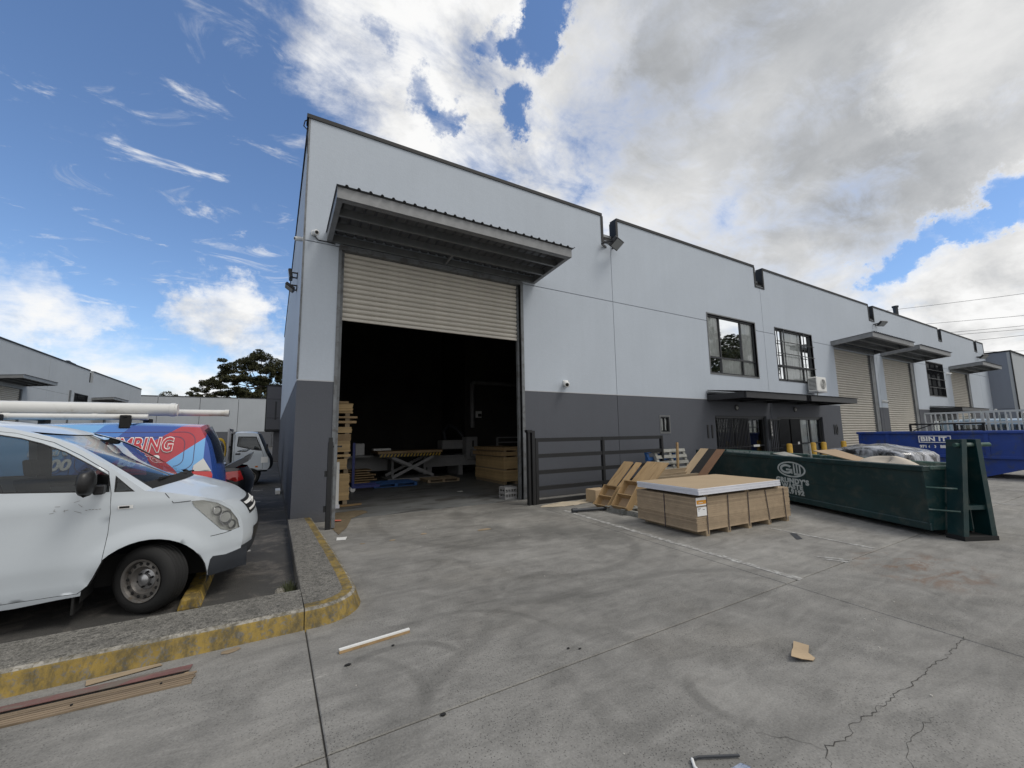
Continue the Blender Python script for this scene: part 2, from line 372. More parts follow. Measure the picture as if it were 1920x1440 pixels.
# ---------------------------------------------------------------- surface materials
def concrete_mat():
    mt = bpy.data.materials.new('yard concrete'); mt.use_nodes = True
    n = NT(mt.node_tree); b = n.n['Principled BSDF']
    co = n.new('ShaderNodeNewGeometry').outputs['Position']
    x, y, z = n.sep(co)
    big = n.noise(co, .45, 8, .62, .6)
    mid = n.noise(n.scale(co, (1, 1, 1)), 2.6, 8, .68, .8)
    strk = n.noise(n.v('ADD', n.scale(co, (1.2, 5.0, 1)), (4, 0, 0)), 1.4, 7, .65, .9)
    fine = n.noise(co, 70, 3, .75)
    pit = n.voro(co, 62).outputs['Distance']
    pitn = n.noise(co, 1.1, 3, .5)
    val = n.m('ADD', .199, n.m('MULTIPLY', n.m('SUBTRACT', big, .5), .24))
    val = n.m('ADD', val, n.m('MULTIPLY', n.m('SUBTRACT', mid, .5), .23))
    val = n.m('ADD', val, n.m('MULTIPLY', n.m('SUBTRACT', strk, .5), .17))
    val = n.m('ADD', val, n.m('MULTIPLY', n.m('SUBTRACT', fine, .5), .20))
    pk = n.m('MULTIPLY', n.step(pit, .30, .12), n.step(pitn, .35, .62, .15, .85))
    val = n.m('MULTIPLY', val, n.m('SUBTRACT', 1.0, n.m('MULTIPLY', pk, .72)))
    # tyre arcs left by turning vehicles
    wob = n.m('MULTIPLY', n.m('SUBTRACT', n.noise(co, 3.0, 5, .6), .5), .10)
    for cx, cy, r, wd, amt, ax, ay in [(.84, 2.91, .44, .055, .42, .3, 1), (1.3, 2.88, .81, .05, .30, .6, 1), (.3, 2.78, .61, .06, .30, 1, .5), (2.54, 1.66, .27, .06, .42, -1, .1), (3.0, .37, 3.11, .10, .25, 0, 1),
                                       (3.4, 5.2, 1.4, .10, .26, .2, -1), (3.2, 5.6, 2.3, .12, .22, 0, -1), (2.3, 1.9, .62, .07, .22, -1, -1), (4.2, 7.5, 2.6, .14, .25, -1, -.4)]:
        px = n.m('SUBTRACT', x, cx); py = n.m('SUBTRACT', y, cy)
        dist = n.m('SQRT', n.m('ADD', n.m('MULTIPLY', px, px), n.m('MULTIPLY', py, py)))
        ring = n.step(n.m('ABSOLUTE', n.m('ADD', n.m('SUBTRACT', dist, r), wob)), wd, wd*.3)
        side = n.step(n.m('DIVIDE', n.m('ADD', n.m('MULTIPLY', px, ax/sqrt(ax*ax+ay*ay)), n.m('MULTIPLY', py, ay/sqrt(ax*ax+ay*ay))), r), .25, .8)
        k = n.m('MULTIPLY', n.m('MULTIPLY', ring, side), n.step(mid, .36, .58, .45, 1.0))
        val = n.m('MULTIPLY', val, n.m('SUBTRACT', 1.0, n.m('MULTIPLY', k, amt*.7)))
    # oil and traffic darkening in front of the open door, pale dust scrapes
    lane = n.m('MULTIPLY', n.step(n.m('ABSOLUTE', n.m('SUBTRACT', x, 3.6)), 2.2, .4), n.step(n.noise(co, .8, 5, .6, .5), .40, .62))
    val = n.m('MULTIPLY', val, n.m('SUBTRACT', 1.0, n.m('MULTIPLY', n.m('MULTIPLY', lane, n.step(y, 2.0, 5.5)), .34)))
    dry = n.m('MULTIPLY', n.step(x, 4.4, 6.5), n.step(y, 1.5, 3.0))
    val = n.m('MULTIPLY', val, n.m('ADD', 1.0, n.m('MULTIPLY', dry, .16)))
    scr = n.step(n.noise(n.v('ADD', n.scale(co, (1.0, 9, 1)), (0, 5, 2)), 1.3, 6, .7, 2.2), .66, .74)
    val = n.m('ADD', val, n.m('MULTIPLY', n.m('MULTIPLY', scr, n.step(mid, .45, .6)), .10))
    col = n.v('MULTIPLY', n.comb(val, val, val), (1.0, .97, .90))
    col = n.mix(n.m('MULTIPLY', n.step(n.noise(co, .7, 4, .6), .48, .70), .35), col, n.v('MULTIPLY', n.comb(val, val, val), (1.05, .98, .86)))
    # rust where a skip has stood
    rx = n.m('ADD', n.m('MULTIPLY', n.m('SUBTRACT', x, 6.5), .9), n.m('MULTIPLY', n.m('SUBTRACT', y, 1.9), .35))
    ry = n.m('SUBTRACT', n.m('MULTIPLY', n.m('SUBTRACT', y, 1.9), .75), n.m('MULTIPLY', n.m('SUBTRACT', x, 6.5), .3))
    rd = n.m('ADD', n.m('MULTIPLY', n.m('MULTIPLY', rx, rx), 1.6), n.m('MULTIPLY', n.m('MULTIPLY', ry, ry), 3.6))
    rn = n.noise(n.v('ADD', n.scale(co, (1, 2.2, 1)), (2, 2, 0)), 2.2, 7, .7, 1.0)
    rk = n.m('MULTIPLY', n.step(rd, 1.3, .1), n.step(rn, .44, .66))
    col = n.mix(n.m('MULTIPLY', rk, .75), col, (.150, .085, .05, 1))
    n.put(b.inputs['Base Color'], col)
    n.put(b.inputs['Roughness'], n.step(mid, .3, .7, .72, .9, False))
    b.inputs['Specular IOR Level'].default_value = .35
    bp = n.new('ShaderNodeBump'); bp.inputs['Strength'].default_value = .5; bp.inputs['Distance'].default_value = .006
    h = n.m('SUBTRACT', n.m('ADD', n.m('MULTIPLY', fine, .5), n.m('MULTIPLY', mid, .6)), n.m('MULTIPLY', pk, .5))
    n.put(bp.inputs['Height'], h); n.l.new(bp.outputs[0], b.inputs['Normal'])
    return mt
M_CONC = concrete_mat()
M_ASPH = pbr('bay asphalt', (.046, .0445, .042), .85, var=.35, vscale=1.2, col2=(.11, .10, .09), c2amt=.4, c2scale=3, bump=.6, bscale=90, fine=.35)
M_JOINT = pbr('joint dirt', (.050, .047, .042), .95, var=.3)
M_KERB = pbr('kerb concrete', (.155, .147, .130), .9, var=.34, vscale=6, col2=(.070, .067, .058), c2amt=.5, c2scale=26, bump=1.0, bscale=60, fine=.75)
def worn_paint(name, paint, under, amt=.5, sc=9, grime=(.05, .045, .03)):
    mt = bpy.data.materials.new(name); mt.use_nodes = True
    n = NT(mt.node_tree); b = n.n['Principled BSDF']
    co = n.new('ShaderNodeNewGeometry').outputs['Position']; z = n.sep(co)[2]
    wear = n.noise(co, sc, 9, .72, .5); k = n.step(wear, .62-.22*amt, .72-.22*amt)
    tone = n.noise(co, 3.0, 6, .6); t = n.step(tone, .3, .7, .65, 1.1, False)
    c = n.mix(k, n.v('MULTIPLY', n.comb(t, t, t), paint), under+(1,))
    g = n.m('MULTIPLY', n.step(n.noise(n.scale(co, (1, 1, .4)), 9, 8, .75), .40, .62), .75)
    c = n.mix(g, c, grime+(1,))
    n.put(b.inputs['Base Color'], c); b.inputs['Roughness'].default_value = .8
    bp = n.new('ShaderNodeBump'); bp.inputs['Strength'].default_value = .6; bp.inputs['Distance'].default_value = .006
    n.put(bp.inputs['Height'], n.m('ADD', wear, n.m('MULTIPLY', n.noise(co, 70, 3, .7), .4))); n.l.new(bp.outputs[0], b.inputs['Normal'])
    return mt
M_YEL = worn_paint('worn yellow kerb paint', (.27, .185, .040), (.16, .145, .115), .50, 22)
M_EDGE = worn_paint('chipped kerb edge', (.33, .31, .27), (.17, .15, .11), .65, 26)
M_WLINE = worn_paint('worn white line paint', (.50, .50, .48), (.22, .215, .20), .85, 14, (.2, .19, .18))
def wall_mat(name, top, low, split, offs=(0, 0, 0)):
    """Painted precast concrete: a light coat above the split height, a dark one below, both with rain streaks."""
    mt = bpy.data.materials.new(name); mt.use_nodes = True
    n = NT(mt.node_tree); b = n.n['Principled BSDF']
    co = n.v('ADD', n.new('ShaderNodeNewGeometry').outputs['Position'], offs); z = n.sep(co)[2]
    c = n.mix(n.step(z, split-.006, split+.006), low+(1,), top+(1,)) if split else top+(1,)
    big = n.step(n.noise(co, .35, 6, .6, .4), .3, .7, .955, 1.045, False)
    st = n.step(n.noise(n.scale(co, (1.6, 1.6, .10)), 2.2, 7, .65), .35, .75, 1.012, .972, False)
    sp = n.step(n.noise(co, 22, 6, .7), .25, .75, .965, 1.035, False)
    k = n.m('MULTIPLY', n.m('MULTIPLY', big, st), sp)
    dirt = n.m('MULTIPLY', n.step(n.m('ADD', z, n.m('MULTIPLY', n.noise(co, 3, 5, .6), .5)), .55, .1), .45)
    c = n.v('MULTIPLY', n.comb(k, k, k), c)
    c = n.mix(dirt, c, (.10, .09, .075, 1))
    n.put(b.inputs['Base Color'], c); b.inputs['Roughness'].default_value = .62; b.inputs['Specular IOR Level'].default_value = .3
    bp = n.new('ShaderNodeBump'); bp.inputs['Strength'].default_value = .22; bp.inputs['Distance'].default_value = .01
    n.put(bp.inputs['Height'], n.m('ADD', n.noise(co, 28, 5, .65), n.m('MULTIPLY', n.noise(n.scale(co, (1, 1, 3)), 5, 4, .6), .8))); n.l.new(bp.outputs[0], b.inputs['Normal'])
    return mt
M_WALL = wall_mat('painted precast wall', (.445, .492, .553), (.086, .092, .108), 2.67)
M_WALL2 = wall_mat('grey precast wall far', (.375, .40, .425), (.095, .10, .112), 2.6)
M_WALLB = wall_mat('blue grey precast wall', (.19, .215, .265), (.19, .215, .265), 0)
M_WALLD = wall_mat('dark clad box', (.10, .102, .115), (.10, .102, .115), 0)
M_CAP = pbr('parapet capping steel', (.013, .0135, .015), .65, .0, var=.15, vscale=2)
M_SEAL = pbr('panel joint sealant', (.09, .09, .095), .8)
M_STRIP = pbr('lit ledge strip', (.42, .43, .45), .6)  # pale colour stands in for light caught on the panel ledge
M_FRAME = pbr('charcoal aluminium', (.030, .032, .036), .4, .3)
M_JAMB = pbr('grey steel jamb', (.16, .17, .18), .5, .3, var=.2, col2=(.1, .1, .1), c2scale=6)
M_GLASS = glass('window glass', tint=(.93, .95, .95), see=.92)
M_CURT = pbr('white curtain', (.78, .78, .76), .9, var=.12, vscale=4)
M_SLAT = pbr('cream shutter steel', (.52, .49, .435), .5, .0, var=.07, vscale=1.5, col2=(.43, .40, .345), c2amt=.25, c2scale=5, objvar=.06)
M_AWN = pbr('galvanised awning steel', (.20, .21, .215), .48, .5, var=.2, vscale=4)
M_AWNL = pbr('pale galvanised channel', (.215, .22, .225), .5, .2, var=.2, vscale=5)
M_SHEET = pbr('corrugated awning sheet', (.15, .155, .165), .5, .4, var=.15)
M_AWND = pbr('dark canopy steel', (.026, .027, .030), .45, .2, var=.2)
M_ROOF = pbr('metal roof', (.30, .31, .32), .5, .4)
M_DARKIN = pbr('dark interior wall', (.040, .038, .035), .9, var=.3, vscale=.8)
M_INFLOOR = pbr('workshop floor', (.135, .14, .14), .55, var=.3, vscale=.9, col2=(.06, .058, .055), c2amt=.55, c2scale=1.3, bump=.2, bscale=30, fine=.15, stretch=(1, 2.2, 1))
M_BLACK = pbr('black plastic', (.012, .012, .013), .4)
M_RUB = pbr('matt black', (.010, .010, .010), .85)
M_WHITE = pbr('white plastic', (.72, .72, .70), .4)
M_STEEL = pbr('bare steel', (.42, .42, .43), .35, .8)
M_LETW = pbr('white lettering', (.78, .78, .76), .5)

# ---------------------------------------------------------------- ground
G0 = MB().box((-260, -260, -.6), (300, 320, -.014)).build('ground', M_JOINT, kind='structure')
yard = tag(bpy.data.objects.new('concrete_yard', None), kind='structure'); COL.objects.link(yard)
def jx(y): return 4.60+(y-.86)*.075
GAP = .005
def slab(poly, name='concrete_slab'):
    cx = sum(p[0] for p in poly)/len(poly); cy = sum(p[1] for p in poly)/len(poly)
    def inset(p):
        return (p[0]+(GAP if p[0] < cx else -GAP), p[1]+(GAP if p[1] < cy else -GAP))
    mb = MB(); q = [inset(p) for p in poly]; n = len(q)
    i2 = [(p[0]+(.006 if p[0] < cx else -.006), p[1]+(.006 if p[1] < cy else -.006)) for p in q]
    vs = [(x, y, -.016) for x, y in q]+[(x, y, -.005) for x, y in q]+[(x, y, 0) for x, y in i2]
    fs = [tuple(range(2*n, 3*n))]
    for k in (0, n): fs += [(k+i, k+(i+1) % n, k+n+(i+1) % n, k+n+i) for i in range(n)]
    mb.add(vs, fs); return mb.build(name, M_CONC, yard)
YB = [-40, -14, -6.2, -1.8, 2.45, 8.70]
for j in range(5):
    a, c = YB[j], YB[j+1]
    slab([(-60, a), (-18, a), (-18, min(c, 4.06)), (-60, min(c, 4.06))])
    slab([(-18, a), (-5, a), (-5, min(c, 4.06)), (-18, min(c, 4.06))])
    slab([(-5, a), (.31, a), (.31, min(c, 4.06)), (-5, min(c, 4.06))])
    slab([(.31, a), (jx(a) if a > -7 else 4.6, a), (jx(c) if a > -7 else 4.6, c), (.31, c)])
    slab([(jx(a) if a > -7 else 4.6, a), (9.6, a), (9.6, c), (jx(c) if a > -7 else 4.6, c)])
    for u0, u1 in ((9.6, 15), (15, 22), (22, 34), (34, 60), (60, 120)): slab([(u0, a), (u1, a), (u1, c), (u0, c)])
MB().box((-60, 4.3, -.0135), (.298, 81, -.004)).build('car_park', M_ASPH, kind='structure')
MB().box((120, -40, -.0135), (290, 300, -.004)).build('road', M_ASPH, kind='structure')

# cracks: thin ragged ribbons of dirt
def crack(pts, wd, name='pavement_crack'):
    P = [Vector((p[0], p[1], .0025)) for p in pts]; L = []
    for a, b in zip(P, P[1:]):
        k = max(2, int((b-a).length/.03)); nrm = Vector((-(b-a).y, (b-a).x, 0)).normalized()
        for i in range(k): L.append(a+(b-a)*i/k+nrm*random.uniform(-.014, .014))
    L.append(P[-1]); mb = MB(); rows = []
    for i, p in enumerate(L):
        t = (L[min(i+1, len(L)-1)]-L[max(i-1, 0)]).normalized(); nrm = Vector((-t.y, t.x, 0)); ww = wd*random.uniform(.35, 1.2)
        rows.append([p-nrm*ww, p+nrm*ww])
    mb.grid(rows).build(name, M_JOINT, yard)
crack([(4.66, 1.16), (4.31, 1.14), (3.92, 1.145), (3.6, 1.15), (3.26, 1.16), (3.01, 1.165), (2.79, 1.18), (2.63, 1.14), (2.51, 1.18), (2.42, 1.14), (2.38, 1.1), (2.2, 1.02)], .0024)
crack([(3.25, .98), (3.08, .98), (2.94, .99), (2.78, .96), (2.69, .91), (2.55, .85)], .0013)
crack([(2.30, 1.42), (2.37, 1.34), (2.43, 1.26), (2.48, 1.16)], .0011)
# painted bay lines
def line(poly, name='painted_line'):
    n = len(poly)
    MB().add([(x, y, 0.001) for x, y in poly]+[(x, y, .0045) for x, y in poly], [tuple(range(n, 2*n))]+[(i, (i+1) % n, n+(i+1) % n, n+i) for i in range(n)]).build(name, M_WLINE, kind='structure')
line([(5.245, 7.0), (5.345, 7.0), (5.02, 2.42), (4.92, 2.42)])
line([(7.09, 3.9), (7.15, 3.9), (7.08, 2.5), (7.01, 2.5)])
line([(6.0, 2.72), (6.06, 2.74), (6.22, 2.44), (6.16, 2.42)]); line([(5.95, 2.62), (6.0, 2.64), (6.12, 2.44), (6.06, 2.40)])
line([(13.2, 8.0), (13.3, 8.0), (13.25, -3), (13.15, -3)]); line([(16.2, 8.0), (16.3, 8.0), (16.25, -3), (16.15, -3)])
for yy in (7.1, 9.7, 12.3, 14.9):                     # bay lines in the car park
    MB().box((-6, yy, -.004), (-.2, yy+.09, -.0005)).build('painted_line', M_WLINE, kind='structure')

# kerbs round the car park
kerb = tag(bpy.data.objects.new('kerb', None), kind='structure'); COL.objects.link(kerb)
def kerb_piece(outer, inner, top_yellow):
    """outer: list of (x, y, nx, ny) along the face; inner: matching back edge."""
    prof = [(.065, -.02, 0), (.045, .015, 0), (.012, .118, 0), (.004, .131, 0), (-.024, .150, 1), (-.115, .151, 2 if not top_yellow else 0)]
    rows = []
    for (x, y, nx, ny), (ix, iy) in zip(outer, inner):
        r = []
        for o, z, m in prof:
            j = mnoise.noise(Vector((x*6, y*6, z*20)))*.006
            r.append((x+nx*(o+j), y+ny*(o+j), z+(j*.5 if z > .1 else 0)))
        r += [(ix+(x-ix)*.02, iy+(y-iy)*.02, .150), (ix, iy, .14), (ix, iy, -.02)]
        rows.append(r)
    m = len(rows[0]); mb = MB(); mats = [p[2] for p in prof[1:]]+[2, 2, 2]
    for i in range(len(rows)-1):
        for j in range(m-1):
            mb.cur = mats[j]; mb.add([rows[i][j], rows[i][j+1], rows[i+1][j+1], rows[i+1][j]], [(0, 1, 2, 3)])
    mb.cur = 2
    for r in (rows[0], rows[-1]): mb.add(r, [tuple(range(m))])
    return mb.build('kerb_stone', [M_YEL, M_EDGE, M_KERB], kerb, merge=True, smooth=True)
L = [-26+i*.35 for i in range(74)]; L = [x for x in L if x < .26]+[.296]
kerb_piece([(x, 4.065, 0, -1) for x in L], [(x, 4.60) for x in L], False)
o = []; i_ = []
for x in (.304, .34, .38): o.append((x, 4.065, 0, -1)); i_.append((.300, 4.52+(x-.3)*.3))
for k in range(1, 13):
    a = -pi/2+k*pi/2/13; o.append((.38+.385*cos(a), 4.45+.385*sin(a), cos(a), sin(a))); i_.append((.295, 4.55+k*.05))
for k in range(12):
    t = k/11; o.append((.765-.10*t**1.5, 4.5+3.95*t, 1, 0)); i_.append((.292, 5.2+3.25*t))
kerb_piece(o, i_, True)

# ---------------------------------------------------------------- facade kit: u runs along a wall, z up, d out of the building towards the viewer
FRONT = lambda u, z, d: Vector((u, 8.71-d, z))
SIDE = lambda u, z, d: Vector((.34-d, u, z))                   # u = world Y
LEFTB = lambda u, z, d: Vector((-15.4+d, u, z))                # faces +X, u = world Y
BACKB = lambda u, z, d: Vector((u, 81.0-d, z))
def fbox(mb, F, u0, u1, z0, z1, d0, d1):
    vs = [F(u, z, d) for d in (d0, d1) for z in (z0, z1) for u in (u0, u1)]
    return mb.add(vs, [(0,1,3,2),(4,6,7,5),(0,4,5,1),(2,3,7,6),(0,2,6,4),(1,5,7,3)])
def panel(parent, F, u0, u1, z0, z1, openings, mat, thick=.18, name='wall_panel', d0=0.0):
    us = sorted({u0, u1, *[min(max(v, u0), u1) for o in openings for v in o[:2]]}); zs = sorted({z0, z1, *[min(max(v, z0), z1) for o in openings for v in o[2:]]})
    mb = MB(); cnt = 0
    for a, b in zip(us, us[1:]):
        run = None
        for c, e in zip(zs, zs[1:]):
            m = ((a+b)/2, (c+e)/2)
            if any(o[0] < m[0] < o[1] and o[2] < m[1] < o[3] for o in openings):
                if run: fbox(mb, F, a, b, run[0], run[1], d0-thick, d0); run = None
            else: run = (run[0], e) if run else (c, e)
        if run: fbox(mb, F, a, b, run[0], run[1], d0-thick, d0)
        if len(mb.v) == cnt and cnt:
            mb.build(name, mat, parent, world=True); mb = MB()
        cnt = len(mb.v)
    return mb.build(name, mat, parent, world=True)
def fb(parent, F, name, u0, u1, z0, z1, d0, d1, mat, **kw):
    return fbox(MB(), F, u0, u1, z0, z1, d0, d1).build(name, mat, parent, world=True, **kw)

def shutter(parent, F, u0, u1, z0, z1, pitch, single, d=-.10):
    """A roller shutter: guides, bottom rail and curved slats (each its own part where they can be told apart)."""
    door = fbox(MB(), F, u0-.02, u0+.06, 0, z1, d-.05, d+.03).build('roller_door', M_JAMB, parent, world=True)
    fb(door, F, 'guide', u1-.06, u1+.02, 0, z1, d-.05, d+.03, M_JAMB)
    prof = [(-.045, 0), (-.042, .10), (-.012, .20), (.008, .42), (.012, .64), (.006, .84), (-.012, .93), (-.045, .97), (-.045, 1.0)]
    cnt = int((z1-z0)/pitch); all_mb = MB(); first = None
    for k in range(cnt+1):
        zb = z0+.06+k*pitch
        if zb > z1: break
        mb = all_mb if not single else MB()
        rows = [[F(u, zb+h*pitch, d+dd) for dd, h in prof] for u in (u0+.03, (u0*2+u1)/3, (u0+u1*2)/3, u1-.03)]
        if single and first is not None:
            s = first.copy(); COL.objects.link(s); s.location = (0, 0, k*pitch); continue
        mb.grid(rows)
        if single: first = mb.build('slat', M_SLAT, door, smooth=True, world=True)
    if not single: all_mb.build('slat_curtain', M_SLAT, door, smooth=True, world=True, kind='stuff')
    if z0 > .2: fb(door, F, 'bottom_rail', u0+.03, u1-.03, z0, z0+.06, d-.03, d+.015, M_SLAT, bevel=.006)
    else: fb(door, F, 'bottom_rail', u0+.03, u1-.03, .01, .09, d-.03, d+.015, M_JAMB)
    return door

def awning(parent, F, u0, u1, z, out=1.55, rise=.12, single=True):
    """A steel roller-door awning: wall angle, side and front channels, purlins and a ribbed sheet."""
    def zz(d): return z+rise*d/out
    def beam(mb, a, b, wd, h): 
        (ua, da), (ub, db) = a, b
        vs = []
        for (u, dd), s in (((ua, da), 0), ((ub, db), 0)):
            for h0 in (0, h):
                for o in (-wd/2, wd/2):
                    if abs(ua-ub) > abs(da-db): vs.append(F(u, zz(dd)+h0, dd+o))
                    else: vs.append(F(u+o, zz(dd)+h0, dd))
        mb.add(vs, [(0,1,3,2),(4,6,7,5),(0,4,5,1),(2,3,7,6),(0,2,6,4),(1,5,7,3)])
    fr = MB()
    beam(fr, (u0, .03), (u1, .03), .06, .15)
    aw = fr.build('awning', M_AWN, parent, world=True)
    mb = MB(); beam(mb, (u0-.03, out), (u1+.03, out), .05, .20); fbox(mb, F, u0-.03, u1+.03, zz(out)-.004, zz(out)+.018, out-.11, out-.02); mb.build('front_channel', M_AWNL, aw, world=True)
    for u in (u0, u1):
        mb = MB(); beam(mb, (u, 0.0), (u, out-.03), .05, .20); s_ = .07 if u == u0 else -.07
        vs = [F(u+min(0, s_), zz(0)-.003, .02), F(u+max(0, s_), zz(0)-.003, .02), F(u+max(0, s_), zz(out)-.003, out-.06), F(u+min(0, s_), zz(out)-.003, out-.06)]
        mb.add(vs+[v+Vector((0, 0, .016)) for v in vs], [(0,1,2,3),(4,5,6,7),(0,1,5,4),(2,3,7,6)])
        mb.build('side_channel', M_AWNL, aw, world=True)
    for dd in (.52, 1.03):
        mb = MB(); beam(mb, (u0+.03, dd), (u1-.03, dd), .05, .15); mb.build('purlin', M_AWN, aw, world=True)
    if single: mb = MB(); beam(mb, ((u0+u1)/2, .06), ((u0+u1)/2, .5), .04, .05); mb.build('brace', M_AWNL, aw, world=True)
    rows = []; u = u0-.05
    cross = []
    while u < u1+.05:
        cross += [(u, 0), (u+.13, 0), (u+.15, .032), (u+.178, .032)]; u += .2
    for dd in (.0, .4, .8, 1.2, out+.07): rows.append([F(uu, zz(dd)+.206+h, dd) for uu, h in cross])
    sh = MB().grid(rows); sh.grid([[p+Vector((0, 0, .004)) for p in r] for r in rows])
    sh.build('roof_sheet', M_SHEET, aw, world=True, normals=False)
    return aw

def mesh_mat():
    if 'dark screen mesh' in MATS: return MATS['dark screen mesh']
    mt = bpy.data.materials.new('dark screen mesh'); mt.use_nodes = True
    n = NT(mt.node_tree); n.n.clear(); tr = n.new('ShaderNodeBsdfTransparent'); df = n.new('ShaderNodeBsdfDiffuse'); df.inputs[0].default_value = (.012, .013, .015, 1)
    mx = n.new('ShaderNodeMixShader'); mx.inputs[0].default_value = .78; n.l.new(tr.outputs[0], mx.inputs[1]); n.l.new(df.outputs[0], mx.inputs[2]); o = n.new('ShaderNodeOutputMaterial'); n.l.new(mx.outputs[0], o.inputs[0])
    MATS['dark screen mesh'] = mt; return mt
def window(parent, F, u0, u1, z0, z1, cols, rows, curtain=True, rec=.10, bars=False, bw=.055, mesh=False):
    mb = MB()
    for a in ((u0, u0+bw, z0, z1), (u1-bw, u1, z0, z1), (u0+bw, u1-bw, z0, z0+bw), (u0+bw, u1-bw, z1-bw, z1)): fbox(mb, F, *a, -rec-.03, -rec+.05)
    win = mb.build('window', M_FRAME, parent, world=True)
    if curtain is not None:                                # painted reveal trim
        tr = MB()
        for a in ((u0-.045, u0, z0-.045, z1+.045), (u1, u1+.045, z0-.045, z1+.045), (u0, u1, z0-.045, z0), (u0, u1, z1, z1+.045)): fbox(tr, F, *a, -.05, .012)
        tr.build('sill', M_FRAME if bars else pbr('grey window trim', (.13, .135, .14), .5), win, world=True)
    cu = [u0+bw]+cols+[u1-bw]; rz = [z0+bw]+rows+[z1-bw]
    for c in cols: fb(win, F, 'mullion', c-bw/2, c+bw/2, z0+bw, z1-bw, -rec-.02, -rec+.035, M_FRAME)
    for r in rows: 
        for a, b in zip(cu, cu[1:]): fb(win, F, 'transom', a+(bw/2 if a in cols else 0), b-(bw/2 if b in cols else 0), r-bw/2, r+bw/2, -rec-.018, -rec+.033, M_FRAME)
    for a, b in zip(cu, cu[1:]):
        for c, e in zip(rz, rz[1:]):
            t = random.uniform(-.003, .003)
            MB().add([F(a, c, -rec+t), F(b, c, -rec-t), F(b, e, -rec-t), F(a, e, -rec+t)], [(0, 1, 2, 3)]).build('pane', M_GLASS, win, world=True)
    if curtain:
        rr = []; n = int((u1-u0)/.035)
        pts = [(u0+.05+(u1-u0-.1)*i/n, .03*sin(i*1.35+sin(i*.37)*1.2)) for i in range(n+1)]
        for k in range(6): rr.append([F(u+.012*sin(k+u*5), z0+.06+(z1-z0-.12)*k/5, -rec-.055+o) for u, o in pts])
        MB().grid(rr).build('curtain', M_CURT, win, smooth='all', world=True)
    if mesh: MB().add([F(u0+.02, z0+.02, .005), F(u1-.02, z0+.02, .005), F(u1-.02, z1-.02, .005), F(u0+.02, z1-.02, .005)], [(0, 1, 2, 3)]).build('insect_screen', mesh_mat(), win, world=True)
    if bars:
        for b in bars[0]: fb(win, F, 'security_bar', b-.02, b+.02, z0-.03, z1+.03, .015, .04, M_FRAME)
        for b in bars[1]: fb(win, F, 'security_bar', u0-.03, u1+.03, b-.015, b+.015, .041, .06, M_FRAME)
    return win

# ---------------------------------------------------------------- the grey warehouse row
WH = thing('warehouse', 'long light grey warehouse row with dark base, notched parapet and one shutter half open', 'warehouse', (.34, 8.71, 0))
JT = [.34, 8.63, 16.78, 27.52, 38.38, 46.45, 48.9]
TOP = 8.14
OPEN = [(1.05, 5.36, -1, 5.5), (10.42, 10.82, 1.58, 2.06), (13.2, 16.42, -1, 2.12), (13.17, 16.15, 3.62, 5.76),
        (17.2, 20.9, -1, 2.12), (17.63, 20.63, 3.62, 5.76), (22.7, 27.2, -1, 5.4), (28.3, 32.8, -1, 5.4), (34.95, 38.05, 3.58, 5.7), (39.5, 43.7, -1, 5.4), (35.0, 38.1, -1, 2.12), (44.3, 46, -1, 2.1)]
for i in range(6):
    a, b = JT[i]+(.009 if i else 0), JT[i+1]-.009
    lo = [o for o in OPEN if o[0] < b and o[1] > a]
    panel(WH, FRONT, a, b, -.05, 5.482, lo, M_WALL)
    up = []
    if i: up.append((a-1, JT[i]+.30, 7.38, 99))
    up.append((JT[i+1]-.33, b+1, 7.38, 99))
    panel(WH, FRONT, a, b, 5.50, TOP, [o for o in lo if o[3] > 5.5]+up, M_WALL)
for a, b in ((5.5, 13.1), (16.2, 17.55), (20.7, 22.6), (27.3, 28.2), (32.9, 34.85), (38.15, 39.4), (43.8, 48.8)): fb(WH, FRONT, 'joint_sealant', a, b, 5.44, 5.54, -.17, -.03, M_SEAL)
for x in JT[1:-1]: fb(WH, FRONT, 'joint_sealant', x-.03, x+.03, 0 if x not in (16.78,) else 0, 7.3, -.178, -.02, M_SEAL)
strips = [(.345, 1.0), (5.42, 13), (17, 17.0), (21.1, 22.6), (27.3, 28.2), (32.9, 34.9), (38.2, 39.4)]
for a, b in strips:
    if b > a+.1: fb(WH, FRONT, 'lit_ledge_strip', a, b, 2.672, 2.692, -.01, .006, M_STRIP)
# capping with the notches for the rain heads
ZC = TOP
for i in range(6):
    a = JT[i]-.03 if i == 0 else JT[i]+.30; b = JT[i+1]-.33
    fb(WH, FRONT, 'parapet_capping', a-.02, b+.02, ZC-.01, ZC+.075, -.26, .025, M_CAP)
    if i: fb(WH, FRONT, 'parapet_capping', a-.055, a+.03, 7.36, ZC-.012, -.26, .02, M_CAP)
    fb(WH, FRONT, 'parapet_capping', b-.03, b+.055, 7.36, ZC-.012, -.26, .02, M_CAP)
    fb(WH, FRONT, 'parapet_capping', b-.03, JT[i+1]+.33, 7.30, 7.358, -.26, .018, M_CAP)
    fb(WH, FRONT, 'rain_head', b+.12, JT[i+1]+.22, 7.36, 7.46, -.22, -.02, M_CAP)
